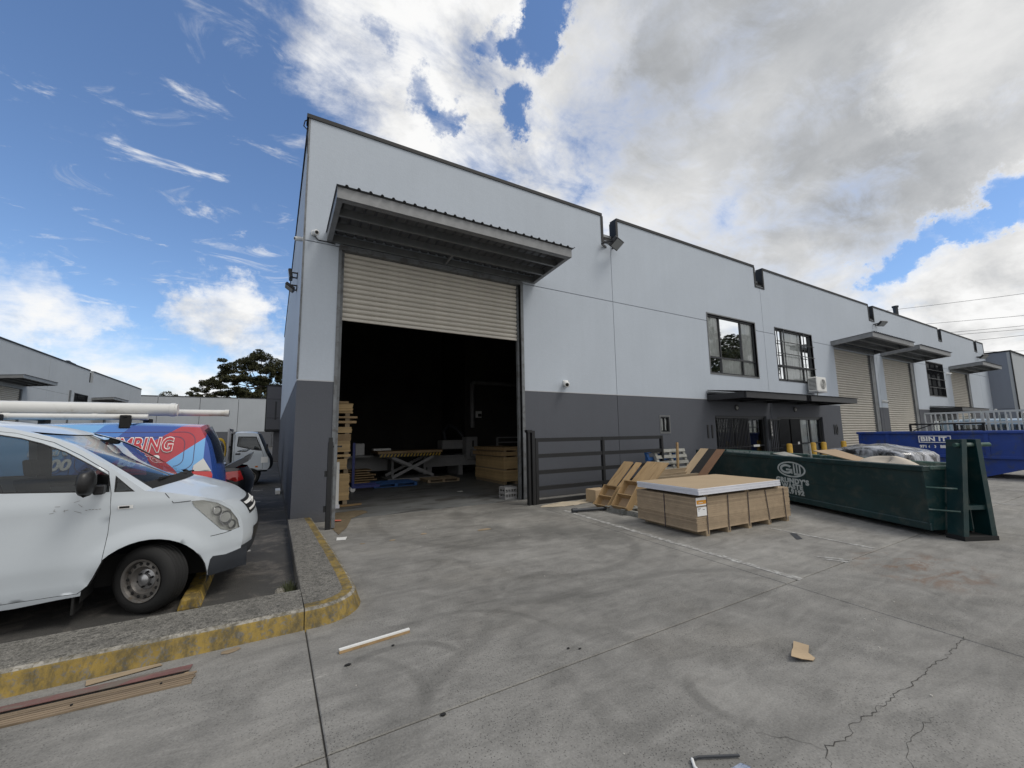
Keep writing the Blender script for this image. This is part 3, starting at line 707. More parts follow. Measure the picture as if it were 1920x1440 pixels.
# side wall along the car park, roof, rear wall, party walls
for k, (a, b) in enumerate(((8.895, 15.9), (15.92, 23.0), (23.02, 30.2))):
    panel(WH, SIDE, a, b, -.05, TOP-.02, [], M_WALL)
    fb(WH, SIDE, 'lit_ledge_strip', a, b, 2.672, 2.692, -.01, .006, M_STRIP)
fb(WH, SIDE, 'joint_sealant', 8.9, 30.1, 0, 8.0, -.175, -.03, M_SEAL)
fb(WH, SIDE, 'parapet_capping', 8.74, 30.25, ZC-.01, ZC+.075, -.26, .03, M_CAP)
fb(WH, SIDE, 'corner_trim', 8.70, 8.75, 2.7, ZC-.02, -.02, .012, M_JAMB)
MB().box((.5, 8.9, 7.62), (48.7, 30.1, 7.70)).build('roof', M_ROOF, WH, world=True)
MB().box((.36, 30.0, -.05), (48.7, 30.2, 8.0)).build('rear_wall', M_WALL, WH, world=True)
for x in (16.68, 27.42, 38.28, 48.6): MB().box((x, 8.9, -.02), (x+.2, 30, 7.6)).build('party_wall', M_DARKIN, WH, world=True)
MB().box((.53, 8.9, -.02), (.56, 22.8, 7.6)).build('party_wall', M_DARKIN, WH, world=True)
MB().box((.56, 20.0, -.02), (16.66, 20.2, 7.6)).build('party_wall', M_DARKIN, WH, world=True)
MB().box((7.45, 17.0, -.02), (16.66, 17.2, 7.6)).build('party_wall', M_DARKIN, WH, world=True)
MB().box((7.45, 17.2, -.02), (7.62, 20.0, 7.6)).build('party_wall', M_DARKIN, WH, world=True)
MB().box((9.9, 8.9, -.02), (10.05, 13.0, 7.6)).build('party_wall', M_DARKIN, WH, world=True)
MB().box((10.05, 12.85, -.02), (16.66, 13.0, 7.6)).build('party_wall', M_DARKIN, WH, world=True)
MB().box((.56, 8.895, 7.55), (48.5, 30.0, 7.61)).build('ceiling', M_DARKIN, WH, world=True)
MB().box((.35, 8.72, -.03), (48.6, 30, -.001)).build('workshop_floor', M_INFLOOR, WH, world=True)
# doors
shutter(WH, FRONT, 1.05, 5.36, 3.97, 5.5, .1085, True)
shutter(WH, FRONT, 22.7, 26.75, 0, 5.4, .118, False)
shutter(WH, FRONT, 28.3, 32.35, 0, 5.4, .118, False)
shutter(WH, FRONT, 39.5, 43.3, 0, 5.4, .118, False)
for u in (5.36,): fb(WH, FRONT, 'door_jamb', u, u+.075, 0, 5.5, -.17, .035, M_JAMB)
fb(WH, FRONT, 'door_jamb', .99, 1.05, 0, 5.5, -.17, .02, M_JAMB)
for u in (26.75, 32.35, 43.3): fb(WH, FRONT, 'door_jamb', u, u+.45, 0, 5.4, -.2, -.02, M_JAMB)
for a, b in ((1.0, 5.42), (22.7, 27.2), (28.3, 32.8), (39.5, 43.7)): fb(WH, FRONT, 'door_head', a, b, 5.43, 5.53, -.17, .03, M_JAMB)
awning(WH, FRONT, .78, 5.80, 5.545)
awning(WH, FRONT, 22.5, 27.3, 5.48, single=False)
awning(WH, FRONT, 28.15, 32.9, 5.45, single=False)
awning(WH, FRONT, 39.3, 43.8, 5.45, single=False)
# windows
window(WH, FRONT, 13.17, 16.15, 3.62, 5.76, [13.95, 15.30], [4.22], True)
window(WH, FRONT, 17.63, 20.63, 3.62, 5.76, [18.25, 19.85], [4.22], True, bars=([18.22, 19.85], [4.22, 4.72, 5.22]))
window(WH, FRONT, 34.95, 38.05, 3.58, 5.70, [36.0, 37.0], [4.2], False, bars=([], [4.1, 4.65, 5.2]), mesh=True)
window(WH, FRONT, 10.42, 10.82, 1.58, 2.06, [10.62], [], True, rec=.05, bw=.03)
# entry doors behind security grilles, with dark canopies over them
def entry(u0, u1, leafs):
    fr = MB()
    for a in ((u0, u0+.07, 0, 2.12), (u1-.07, u1, 0, 2.12), (u0+.07, u1-.07, 2.05, 2.12)): fbox(fr, FRONT, *a, -.16, -.06)
    e = fr.build('entry_door', M_FRAME, WH, world=True)
    n = len(leafs)
    for i, k in enumerate(leafs):
        a = u0+.07+(u1-u0-.14)*i/n; b = u0+.07+(u1-u0-.14)*(i+1)/n
        MB().add([FRONT(a+.05, .1, -.12), FRONT(b-.05, .1, -.12), FRONT(b-.05, 2.0, -.12), FRONT(a+.05, 2.0, -.12)], [(0, 1, 2, 3)]).build('pane', M_GLASS, e, world=True)
        st = MB()
        for q_ in ((a, a+.05, 0, 2.05), (b-.05, b, 0, 2.05), (a+.05, b-.05, 0, .1), (a+.05, b-.05, 2.0, 2.05), (a+.05, b-.05, 1.0, 1.05)): fbox(st, FRONT, *q_, -.14, -.09)
        st.build('leaf_frame', M_FRAME, e, world=True)
        if k == 'c':
            rr = [[FRONT(a+.07+(b-a-.14)*j/14, z, -.24+.03*sin(j*1.9)) for j in range(15)] for z in (.12, .7, 1.3, 2.0)]
            MB().grid(rr).build('curtain', M_CURT, e, smooth='all', world=True)
        if k in 'gb':
            for j in range(10):
                u = a+.05+(b-a-.1)*(j+.5)/10
                fb(e, FRONT, 'security_bar', u-.014, u+.014, .03, 2.06, -.045, -.02, M_FRAME)
            for z in (.05, 1.0, 2.05): fb(e, FRONT, 'security_bar', a, b, z-.015, z+.015, -.019, -.005, M_FRAME)
    MB().box((u0, 9.5, 0), (u1, 9.55, 2.3)).build('lobby_wall', M_DARKIN, WH, world=True)
    return e
e1 = entry(13.2, 16.42, ['g', 'g', 'd']); e2 = entry(17.2, 20.9, ['g', 'b', 'c', 'c']); e3 = entry(35.0, 38.1, ['d', 'd'])
fb(e1, FRONT, 'door_notice', 15.55, 15.95, .98, 1.06, -.085, -.08, M_LETW); fb(e2, FRONT, 'door_notice', 18.6, 18.75, 1.0, 1.1, -.004, 0, M_LETW)
lf = MB()                                                   # the open grille leaf with the street number on its stile
for j in range(6): fbox(lf, FRONT, 16.5+j*.13, 16.53+j*.13, .1, 2.02, .05, .075)
for z in (.1, .9, 2.0): fbox(lf, FRONT, 16.45, 17.25, z-.02, z+.02, .076, .09)
lf.build('grille_leaf', M_FRAME, WH, world=True)
plate = fb(WH, FRONT, 'number_plate', 16.46, 16.62, 1.25, 2.0, .092, .1, M_BLACK)
text('lettering', '1\n2\n3\n4', .15, M_LETW, plate, frame_M((16.54-.34, -.102, 1.63), (1, 0, 0), (0, 0, 1)), bold=.004)
def canopy(u0, u1, z):
    mb = MB()
    fbox(mb, FRONT, u0, u1, z-.05, z+.14, 1.30, 1.36)
    ca = mb.build('canopy', M_AWND, WH, world=True)
    for u in (u0, (u0+u1)/2, u1): fb(ca, FRONT, 'side_channel', u-.03, u+.03, z-.05, z+.14, .02, 1.30, M_AWND)
    fb(ca, FRONT, 'wall_angle', u0, u1, z-.06, z+.2, .0, .019, M_AWND)
    rows = []; cr = []; u = u0-.04
    while u < u1: cr += [(u, 0), (u+.05, .0), (u+.06, .02), (u+.09, .02)]; u += .1
    for dd, h in ((.02, .30), (1.40, .145)): rows.append([FRONT(uu, z+h+o, dd) for uu, o in cr])
    MB().grid(rows).build('roof_sheet', M_AWND, ca, world=True)
    for dd in (.45, .9): fb(ca, FRONT, 'purlin', u0+.03, u1-.03, z+.0, z+.12, dd-.02, dd+.02, M_AWND)
canopy(12.84, 16.6, 2.68); canopy(16.95, 20.75, 2.68); canopy(34.6, 40.2, 2.60)
# number signs, lamps, small fittings (each a thing screwed to the wall)
def sign11(u, z, s, label):
    t = thing('unit_number', label, 'number sign', tuple(FRONT(u, z, .004)))
    text('lettering', s, .62, M_BLACK, t, frame_M((0, -.012, 0), (1, 0, 0), (0, 0, 1)), depth=.02, bold=.012, sx=.75)
sign11(12.86, 1.55, '11', 'black number 11 on the dark wall left of the barred entry')
sign11(22.0, 1.55, '10', 'black unit number on the dark wall beside the first closed shutter')
for u, t_ in ((14.5, 'round bulkhead lamp under the canopy above the barred windows'), (18.6, 'round bulkhead lamp under the canopy above the entry with curtains')):
    l = thing('bulkhead_lamp', t_, 'lamp', tuple(FRONT(u, 2.42, 0)), group='bulkhead lamps under the canopies')
    MB().lathe([(0, -.06), (.05, -.05), (.07, -.03), (.075, 0)], 20).build('diffuser', pbr('frosted lamp', (.30, .30, .29), .4), l, smooth=True); MB().lathe([(.076, -.035), (.11, -.03), (.11, 0), (.076, 0)], 20).build('rim', M_BLACK, l, smooth=True)

# ---------------------------------------------------------------- vehicles
M_VWHITE = pbr('white van paint', (.53, .575, .615), .30, var=.03, vscale=2, coat=.5)
M_TINT = glass('vehicle glass', tint=(.62, .65, .65), see=.75)
M_LENS = glass('lamp lens', tint=(1.0, 1.0, .98), see=.97)
M_CHROME = pbr('lamp reflector', (.88, .88, .86), .35, .1)
M_TYRE = pbr('tyre rubber', (.0095, .0095, .0095), .8, var=.2, vscale=10)
M_RIM = pbr('steel rim', (.17, .16, .15), .5, .5, var=.25, vscale=12, col2=(.12, .10, .08), c2amt=.3, c2scale=20)
M_GREYPL = pbr('dark bumper plastic', (.026, .030, .037), .55, var=.15, vscale=6)
M_RED = pbr('red lamp', (.55, .02, .02), .15, coat=.8)
M_AMBER = pbr('amber lamp', (.6, .2, .03), .2, coat=.5)
M_SEAT = pbr('seat cloth', (.05, .05, .055), .9)
M_BLUEB = pbr('blue bumper plastic', (.03, .07, .30), .4)

def make_wheel(parent, name, loc, r=.335, wd=.21, steer=0.0, flip=1, alloy=False):
    """outer face towards local -y when flip = 1"""
    M = Matrix.Rotation(steer, 4, 'Z') @ Matrix.Rotation(0 if flip == 1 else pi, 4, 'Z')
    h = wd/2; R = r*.61
    prof = [(R, -h+.012), (R+.02, -h), (r*.80, -h-.008), (r*.93, -h+.006), (r*.985, -h+.03)]
    for g in (-.055, -.02, .02, .055): prof += [(r, g-.012), (r*.982, g-.006), (r*.982, g+.006), (r, g+.012)]
    prof += [(r*.985, h-.03), (r*.93, h-.006), (r*.8, h+.008), (R, h-.01)]
    ty = MB().lathe(prof, 48, M).build(name, M_TYRE, parent, smooth=True)
    ty.location = loc
    rp = [(R+.004, -h+.004), (R+.008, -h-.004), (R-.012, -h+.002), (R-.02, -h+.03), (R-.022, -h+.06), (R*.93, -h+.055), (R*.86, -h+.028), (R*.66, -h+.022), (R*.60, -h+.045), (R*.50, -h+.058), (R*.48, -h+.055)]
    MB().lathe(rp, 40, M).build('rim', M_RIM, ty, smooth=True)
    MB().lathe([(R*.985, -h+.07), (0, -h+.07)], 24, M).build('brake_disc', M_RUB, ty)
    holes = MB()
    for k in range(14):
        a = 2*pi*k/14; holes.lathe([(0, -.003), (.014, -.003), (.016, 0)], 8, M @ Matrix.Translation((R*.80*cos(a), -h+.022, R*.80*sin(a))))
    holes.build('vent_holes', M_RUB, ty, kind='stuff')
    hub = MB().lathe([(0, -h+.012), (.03, -h+.014), (.05, -h+.025), (.055, -h+.05), (R*.50, -h+.058)], 20, M); hub.build('hub', M_STEEL, ty, smooth=True)
    nuts = MB()
    for k in range(6):
        a = 2*pi*k/6+.3; nuts.lathe([(0, -.026), (.009, -.026), (.012, 0)], 6, M @ Matrix.Translation((R*.36*cos(a), -h+.056, R*.36*sin(a))))
    nuts.build('lug_nuts', M_BLACK, ty, kind='stuff')
    return ty

def van_w(x, z, arch=(.04, .235, .44), nose=.75, back=-4.3):
    v = .95
    if z > 1.05: v -= .19*((min(z, 1.9)-1.05)/.75)**1.6
    if x > .15: v -= .28*((x-.15)/.6)**2.2
    if x < -3.9: v -= .10*((-3.9-x)/.4)**2
    t = min(max((.50-z)/.06, 0), 1); v -= .014*t*t*(3-2*t)
    if z < .4: v -= .035*((.4-z)/.2)**2
    for ax, az, ar in (arch, (-3.16, .235, .44)):
        d_ = sqrt((x-ax)**2+(z-az)**2)-ar
        if -.03 <= d_ < .16: v += .020*(.5+.5*cos(pi*max(0, d_)/.16))
    v += .010*exp(-((z-1.0)/.035)**2)
    return v
def arch_pts(ax, az, ar, zb, fwd=True, n=18):
    t0 = math.asin(min(1, max(-1, (zb-az)/ar)))
    pts = [(ax+ar*cos(t), az+ar*sin(t)) for t in [t0+(pi-2*t0)*i/n for i in range(n+1)]]
    return pts if fwd else pts[::-1]
SEG = dict(
 lower=([(.505, .255), (.62, .27), (.72, .34), (.745, .455)], [(.70, .25), (.80, .29), (.845, .37), (.86, .455)]),
 nose=([(.745, .455), (.755, .54), (.748, .66), (.722, .765), (.655, .875), (.55, .965)], [(.86, .455), (.872, .54), (.862, .66), (.825, .78), (.77, .86), (.69, .925)]),
 hood=([(.55, .965), (.42, 1.015), (.30, 1.05), (.14, 1.09), (-.03, 1.12)], [(.69, .925), (.56, 1.00), (.44, 1.06), (.30, 1.12), (.17, 1.165)]),
 screen=([(-.03, 1.12), (-.33, 1.375), (-.62, 1.58), (-.92, 1.69)], [(.17, 1.165), (-.15, 1.33), (-.45, 1.49), (-.76, 1.655)]),
 roof=([(-.92, 1.69), (-1.0, 1.713), (-1.15, 1.742), (-1.6, 1.78), (-3.0, 1.80), (-4.02, 1.77)], [(-.76, 1.655), (-.94, 1.728), (-1.14, 1.77), (-1.6, 1.82), (-3.0, 1.86), (-4.06, 1.83)]),
 rear=([(-4.02, 1.77), (-4.14, 1.5), (-4.22, 1.1), (-4.25, .8), (-4.24, .35)], [(-4.06, 1.83), (-4.22, 1.5), (-4.33, 1.1), (-4.37, .8), (-4.36, .35)]))
def patch_rows(S, C, wf, nu=24, p=2.4, k=5):
    Ss = smooth_line([(a[0], a[1]) for a in S], k); Cs = smooth_line([(a[0], a[1]) for a in C], k)
    rows = []
    for s, c in zip(Ss, Cs):
        wv = wf(s.x, s.y); r = []
        for i in range(nu+1):
            u = -1+2*i/nu; a = abs(u)
            r.append((c.x+(s.x-c.x)*a**p, u*wv, c.y+(s.y-c.y)*a**p))
        rows.append(r)
    return rows
def side_patch(poly, holes, wf, sgn, step=.07, off=0.0):
    V, F = fill2d(poly, holes, step)
    return MB().add([(v.x, sgn*(wf(v.x, v.y)+off), v.y) for v in V], F)
def side_ribbon(pts, wd, wf, sgn, off=.002):
    P = [Vector(p) for p in pts]; L = []
    for a, b in zip(P, P[1:]):
        k = max(1, int((b-a).length/.05)); L += [a+(b-a)*i/k for i in range(k)]
    L.append(P[-1]); rows = []
    for i, q_ in enumerate(L):
        t = (L[min(i+1, len(L)-1)]-L[max(i-1, 0)]).normalized(); nn = Vector((-t.y, t.x))*wd/2
        rows.append([((q_+s*nn).x, sgn*(wf((q_+s*nn).x, (q_+s*nn).y)+off), (q_+s*nn).y) for s in (-1, 1)])
    return MB().grid(rows)

def build_van(t, paint, cargo_windows, wrapped=False, steer=0.0, near=-1, bumper=None, rib=False):
    wf = van_w; zb = .255; A1 = (.04, .235, .44); A2 = (-3.16, .235, .44)
    bound = []
    for nm in ('lower', 'nose', 'hood', 'screen', 'roof', 'rear'):
        bound += [tuple(v) for v in smooth_line(SEG[nm][0], 5)][:-1]
    bound.append((-4.24, .35))
    bot = [(-4.2, .30)]+arch_pts(*A2, .28, False)+[(-2.4, .235), (-.80, .225)]+arch_pts(*A1, .255, False)
    poly = bound+bot
    win = [(-.276, 1.128), (-.286, 1.272), (-.435, 1.382), (-.61, 1.50), (-.774, 1.578), (-.913, 1.628), (-1.045, 1.658), (-1.27, 1.675), (-1.27, 1.18), (-.95, 1.168)]
    quarter = [(-.10, 1.118), (-.25, 1.272), (-.245, 1.124)]
    def grow(pl, g):
        cx = sum(p[0] for p in pl)/len(pl); cz = sum(p[1] for p in pl)/len(pl)
        return [(cx+(p[0]-cx)*(1+g/max(.2, abs(p[0]-cx))) if abs(p[0]-cx) > .01 else p[0], cz+(p[1]-cz)*(1+g/max(.2, abs(p[1]-cz)))) for p in pl]
    door = [(-.262, 1.118), (-.252, .95), (-.256, .764), (-.275, .52), (-.355, .33), (-.416, .275), (-1.33, .27), (-1.335, 1.0), (-1.33, 1.725), (-.95, 1.67), (-.70, 1.585), (-.50, 1.46), (-.30, 1.31)]
    lamp = [(.327, .993), (.417, .990), (.528, .945), (.631, .862), (.700, .745), (.722, .655), (.642, .640), (.568, .675), (.452, .815), (.347, .939)]
    bump_side = [(.488, .30), (.50, .40), (.52, .425), (.62, .41), (.80, .44), (.80, .24), (.6, .24), (.49, .24)]
    rlamp = [(-4.10, 1.30), (-3.99, 1.20), (-3.96, 1.0), (-3.98, .86), (-4.22, .84), (-4.225, 1.05)]
    for sgn in (-1, 1):
        body_low = [p for p in poly]
        holes = [door, quarter, lamp]+([rlamp])
        if cargo_windows: holes += [[(-1.45, 1.2), (-2.5, 1.2), (-2.5, 1.68), (-1.45, 1.66)]]
        side_patch(poly, holes, wf, sgn, .045).build('body_side', paint, t, smooth='all', normals=True)
        dr = side_patch([(a+(.004 if a < -.8 else -.004), b-(.004 if b > 1 else -.004)) for a, b in door], [win], wf, sgn, .06).build('front_door', paint, t, smooth='all')
        side_patch(grow(win, .012), [], wf, sgn, .09, -.014).build('window', M_TINT, dr, smooth='all')
        side_ribbon(win+[win[0]], .022, wf, sgn, -.004).build('window_seal', M_BLACK, dr)
        hb = MB()
        hx = [(-1.22, .985), (-1.05, .985)]; hb.bar((hx[0][0], sgn*(wf(-1.2, .98)+.025), .985), (hx[1][0], sgn*(wf(-1.1, .98)+.025), .985), .03, .035)
        hb.build('handle', M_BLACK if not wrapped else paint, dr, bevel=.008)
        side_patch(grow(quarter, .01), [], wf, sgn, .09, -.01).build('quarter_window', M_TINT, t, smooth='all'); side_ribbon(quarter+[quarter[0]], .022, wf, sgn, -.003).build('window_seal', M_BLACK, t)
        if cargo_windows: side_patch([(-1.44, 1.19), (-2.51, 1.19), (-2.51, 1.69), (-1.44, 1.67)], [], wf, sgn, .1, -.01).build('side_window', M_TINT, t, smooth='all')
        side_patch([(-.06, 1.06), (-1.37, 1.06), (-1.37, 1.72), (-1.0, 1.67), (-.70, 1.57), (-.50, 1.445), (-.30, 1.295)], [win, quarter], wf, sgn, .09, -.04).build('interior_trim', M_SEAT, t, smooth='all')
        # seams, bumper corner, lamps
        se = side_ribbon(door+[door[0]], .009, wf, sgn, -.006); se.build('door_gap', M_RUB, t)
        sm = side_ribbon([(.49, .625), (.60, .63), (.655, .64)], .006, wf, sgn, .001); r2 = side_ribbon([(.12, 1.085), (.19, .99), (.32, .995)], .006, wf, sgn, .001)
        sm.add(r2.v, r2.f); sm.build('panel_gap', M_RUB, t)
        side_patch([(a, b) for a, b in bump_side if True], [], lambda x, z: van_w(min(x, .752), z), sgn, .05, .004).build('bumper_corner', bumper or M_GREYPL, t, smooth='all') if not wrapped else None
        hl = side_patch(lamp, [], wf, sgn, .05, -.028).build('headlight', M_CHROME, t, smooth='all')
        rowsw = [[(p[0], sgn*(wf(*p)+o), p[1]) for o in (-.05, .002)] for p in lamp+[lamp[0]]]
        MB().grid(rowsw).build('housing', M_CHROME, hl)
        for (cx_, cz_, rr) in ((.60, .775, .070), (.53, .86, .045), (.655, .70, .045)):
            nx = Vector((.75, sgn*.66, .12)).normalized(); Mx = Matrix.Translation((cx_-.012, sgn*(wf(cx_, cz_)-.02), cz_)) @ Vector((0, 1, 0)).rotation_difference(nx).to_matrix().to_4x4()
            MB().lathe([(0, -.02), (rr*.3, -.018), (rr*.7, 0), (rr, .022), (rr*1.06, .02)], 18, Mx).build('reflector', M_STEEL, hl, smooth=True)
        side_patch(lamp, [], wf, sgn, .05, .003).build('lens', M_LENS, hl, smooth='all')
        side_patch(rlamp, [], wf, sgn, .06, .004).build('tail_light', M_RED, t, smooth='all')
        side_patch([(-4.10, 1.30), (-3.99, 1.20), (-3.985, 1.12), (-4.21, 1.10)], [], wf, sgn, .06, .008).build('indicator', pbr('clear lamp', (.6, .6, .58), .15, coat=.8), t, smooth='all')
        # mirror
        mr = MB().box((-.36, sgn*.97-.0, 1.12), (-.29, sgn*1.06, 1.20)).build('mirror_arm', M_BLACK, t, bevel=.01)
        mv = MB(); c = (-.40, sgn*1.12, 1.235)
        rows = []
        for i in range(9):
            th = -pi/2+pi*i/8; rows.append([(c[0]+.075*cos(th)**.6*cos(ph)*(1 if cos(ph) > 0 else .6) if cos(th) > 0 else c[0], c[1]+.115*(abs(cos(th))**.5)*sin(ph), c[2]+.115*sin(th)*(1-.12*sin(ph)*sgn)) for ph in [2*pi*j/16 for j in range(17)]])
        mv.grid(rows).build('mirror', M_BLACK, t, smooth='all')
        # mud flap and wheel-arch liners
        MB().box((-.455, sgn*.70 if sgn > 0 else -.92, .10), (-.44, .92 if sgn > 0 else -.70, .30)).build('mud_flap', M_RUB, t)
        for ax, az, ar in (A1, A2):
            rows = [[(ax+(ar+.006)*cos(th), sgn*yy, az+(ar+.006)*sin(th)) for yy in (.925, .60)] for th in [-.1+(pi+.2)*i/16 for i in range(17)]]
            MB().grid(rows).build('arch_liner', M_RUB, t)
        for wx, stv in ((.05, steer), (-3.16, 0)):
            make_wheel(t, 'wheel', (wx, sgn*.83, .302), r=.302, steer=stv, flip=1 if sgn < 0 else -1)
    for nm, mt in (('lower', bumper or M_GREYPL), ('nose', paint), ('hood', paint), ('screen', None), ('roof', paint), ('rear', paint)):
        rows = patch_rows(*SEG[nm], wf)
        if nm == 'screen':
            ws = [[(p[0]-.006, p[1]*.955, p[2]-.004) for p in r] for r in rows]
            MB().grid(ws).build('windscreen', M_TINT, t, smooth='all')
            for sgn_ in (0, -1):
                MB().grid([[(r[i][0], r[i][1], r[i][2]) for i in ((0, 1) if sgn_ == 0 else (-2, -1))] for r in rows]).build('pillar', paint, t, smooth='all')
                MB().grid([[(r[i][0]-.022, r[i][1]*.972, r[i][2]-.022) for i in ((0, 1, 2) if sgn_ == 0 else (-3, -2, -1))] for r in rows]).build('pillar_trim', M_SEAT, t, smooth='all')
            MB().grid([[(p[0]+.012, p[1]*.95, p[2]+.003) for p in rows[0]], [(p[0]-.06+.004, p[1]*.95, p[2]+.062) for p in rows[0]]]).build('cowl', M_RUB, t)
            wp = MB()
            for y0, y1 in ((-.05, -.72), (.45, -.12)): wp.bar((.14, y0, 1.20), (.03 if abs(y1) > .5 else .10, y1, 1.215), .018)
            wp.build('wiper', M_RUB, t, kind='stuff')
        elif nm == 'roof':
            MB().grid(rows).build('roof', mt, t, smooth='all'); MB().grid([[(p[0], p[1]*.95, p[2]-.045) for p in r] for r in rows]).build('headlining', M_SEAT, t, smooth='all')
        elif nm == 'hood':
            MB().grid(rows).build('bonnet', mt, t, smooth='all')
        elif nm == 'rear' and wrapped:
            MB().grid(rows).build('tailgate', mt, t, smooth='all')
            # rear window and bumper
            rw = patch_rows([(-4.045, 1.72), (-4.15, 1.45), (-4.205, 1.2)], [(-4.10, 1.80), (-4.23, 1.5), (-4.315, 1.2)], lambda x, z: wf(x, z)*.86)
            MB().grid([[(p[0]-.02, p[1], p[2]) for p in r] for r in rw]).build('rear_window', M_TINT, t, smooth='all')
            rb = patch_rows([(-4.1, .80), (-4.24, .78), (-4.25, .5), (-4.18, .3)], [(-4.3, .80), (-4.44, .78), (-4.44, .5), (-4.36, .3)], lambda x, z: wf(x, z)+.02)
            MB().grid(rb).build('bumper', M_BLUEB, t, smooth='all')
        else:
            MB().grid(rows).build({'lower': 'bumper', 'nose': 'front_panel', 'roof': 'roof', 'rear': 'tailgate'}[nm], mt, t, smooth='all')
    # grille on the nose
    Ss = smooth_line(SEG['nose'][0], 8); Cs = smooth_line(SEG['nose'][1], 8)
    def nose_x(y, z):
        b = min(range(len(Cs)), key=lambda i: abs(Cs[i].y-z)); s, c = Ss[b], Cs[b]; a = min(1, abs(y)/wf(s.x, s.y))
        return c.x+(s.x-c.x)*a**2.4, (s.y-c.y)*a**2.4
    def band(z0, z1, half, mt, nm, off):
        rows = []
        for i in range(5):
            z = z0+(z1-z0)*i/4; r = []
            for j in range(21):
                y = -half+2*half*j/20; x_, dz_ = nose_x(y, z); r.append((x_+off, y, z+dz_))
            rows.append(r)
        return MB().grid(rows).build(nm, mt, t, smooth='all')
    band(.76, .90, .46, M_BLACK, 'grille', .006); band(.855, .875, .44, M_CHROME, 'grille_bar', .012); band(.79, .81, .44, M_CHROME, 'grille_bar', .012)
    band(.46, .60, .40, M_BLACK, 'air_intake', .005)
    MB().lathe([(0, .014), (.045, .012), (.058, 0)], 20, Matrix.Translation((nose_x(0, .845)[0]+.008, 0, .845)) @ Matrix.Rotation(-pi/2, 4, 'Z') @ Matrix.Diagonal((1.3, 1, .8, 1))).build('badge', M_CHROME, t, smooth=True)
    # inside and underneath
    MB().box((-4.15, -.60, .22), (.52, .60, .50)).build('underbody', M_RUB, t)
    for a, b in ((-2.68, -.46), (-4.15, -3.64)): MB().box((a, -.885, .26), (b, .885, .46)).build('floor', M_RUB, t)
    ins = MB(); ins.prism([(.12, .85), (.16, 1.10), (-.10, 1.13), (-.38, 1.05), (-.42, .8)], 1, -.80, .80); ins.build('dashboard', M_SEAT, t)
    for y in (-.45, .45):
        s = MB().box((-1.25, y-.25, .55), (-.75, y+.25, .78)); s.prism([(-1.18, .75), (-1.06, .75), (-1.22, 1.20), (-1.32, 1.20)], 1, y-.24, y+.24); s.prism([(-1.29, 1.22), (-1.21, 1.22), (-1.25, 1.40), (-1.32, 1.40)], 1, y-.10, y+.10)
        s.build('seat', M_SEAT, t, bevel=.03, seg=2)
    MB().box((-2.72, -.8, .5), (-2.68, .8, 1.70)).build('bulkhead', M_SEAT, t)
    MB().lathe([(.17, 0), (.185, .012), (.2, 0), (.185, -.012), (.17, 0)], 24, Matrix.Translation((-.50, -.42, 1.06)) @ Matrix.Rotation(radians(62), 4, 'Y') @ Matrix.Rotation(pi/2, 4, 'X')).build('steering_wheel', M_RUB, t, smooth=True)

van = thing('parked_van', 'white panel van parked nose-in behind the yellow kerb, nearest vehicle', 'van', (-.985, 6.07, 0))
build_van(van, M_VWHITE, True, steer=-.58)
bd = side_ribbon([(-.205, .985), (-.10, .985)], .032, van_w, -1, .004).build('badge', M_CHROME, van); side_ribbon([(-.195, .985), (-.125, .985)], .018, van_w, -1, .006).build('lettering_strip', M_BLACK, bd)
sc_ = MB()
for i in range(9):
    x0, z0 = -.50+random.uniform(-.12, .08), 1.07-random.random()**1.5*.12; q_ = side_ribbon([(x0, z0), (x0+random.uniform(-.05, .05), z0-random.uniform(.0, .03))], .0028, van_w, -1, .0025); sc_.add(q_.v, q_.f)
for i in range(5):
    x0 = -.42+i*.022; q_ = side_ribbon([(x0, .985), (x0+.015, .985+random.uniform(-.004, .004))], .004, van_w, -1, .0025); sc_.add(q_.v, q_.f)
sc_.build('scratches', pbr('scuff marks', (.20, .19, .18), .7), van, kind='stuff')

# the wrapped plumber's van, parked the other way round
def wrap_mat():
    mt = bpy.data.materials.new('printed vehicle wrap'); mt.use_nodes = True
    n = NT(mt.node_tree); b = n.n['Principled BSDF']
    co = n.new('ShaderNodeTexCoord').outputs['Object']; x, y, z = n.sep(co); x = n.m('MULTIPLY', x, -1.0)      # towards the rear
    DB, LB, RD, MBl = (.022, .075, .33, 1), (.16, .40, .72, 1), (.42, .035, .05, 1), (.06, .20, .55, 1)
    def half(a, bb, c): return n.step(n.m('ADD', n.m('ADD', n.m('MULTIPLY', x, a), n.m('MULTIPLY', z, bb)), -c), -.004, .004)
    col = n.mix(half(1, -.8, 1.79), LB, DB)                      # pale front, dark blue behind a slanted edge
    col = n.mix(n.m('MULTIPLY', half(1, -.8, 1.5), n.m('SUBTRACT', 1, half(1, -.8, 1.79))), col, MBl)
    # the red swoosh: a slanted band that opens towards the tail
    cx = n.m('SUBTRACT', x, 3.55); cz = n.m('SUBTRACT', z, 1.02)
    rr = n.m('SQRT', n.m('ADD', n.m('MULTIPLY', cx, cx), n.m('MULTIPLY', n.m('MULTIPLY', cz, cz), 1.4)))
    red = half(1, -1.42, 1.265)
    col = n.mix(red, col, RD)
    tail = half(1.0, -1.216, 2.14)
    col = n.mix(tail, col, LB)
    col = n.mix(half(1, 0, 4.10), col, DB)
    n.put(b.inputs['Base Color'], col); b.inputs['Roughness'].default_value = .25; b.inputs['Coat Weight'].default_value = .5
    return mt
M_WRAP = wrap_mat()
wv = thing('wrapped_van', 'blue and red lettered plumber van backed in behind the white van', 'van', (-5.03, 8.56, 0), rz=pi+radians(2.0))
build_van(wv, M_WRAP, False, wrapped=True, bumper=M_BLUEB)
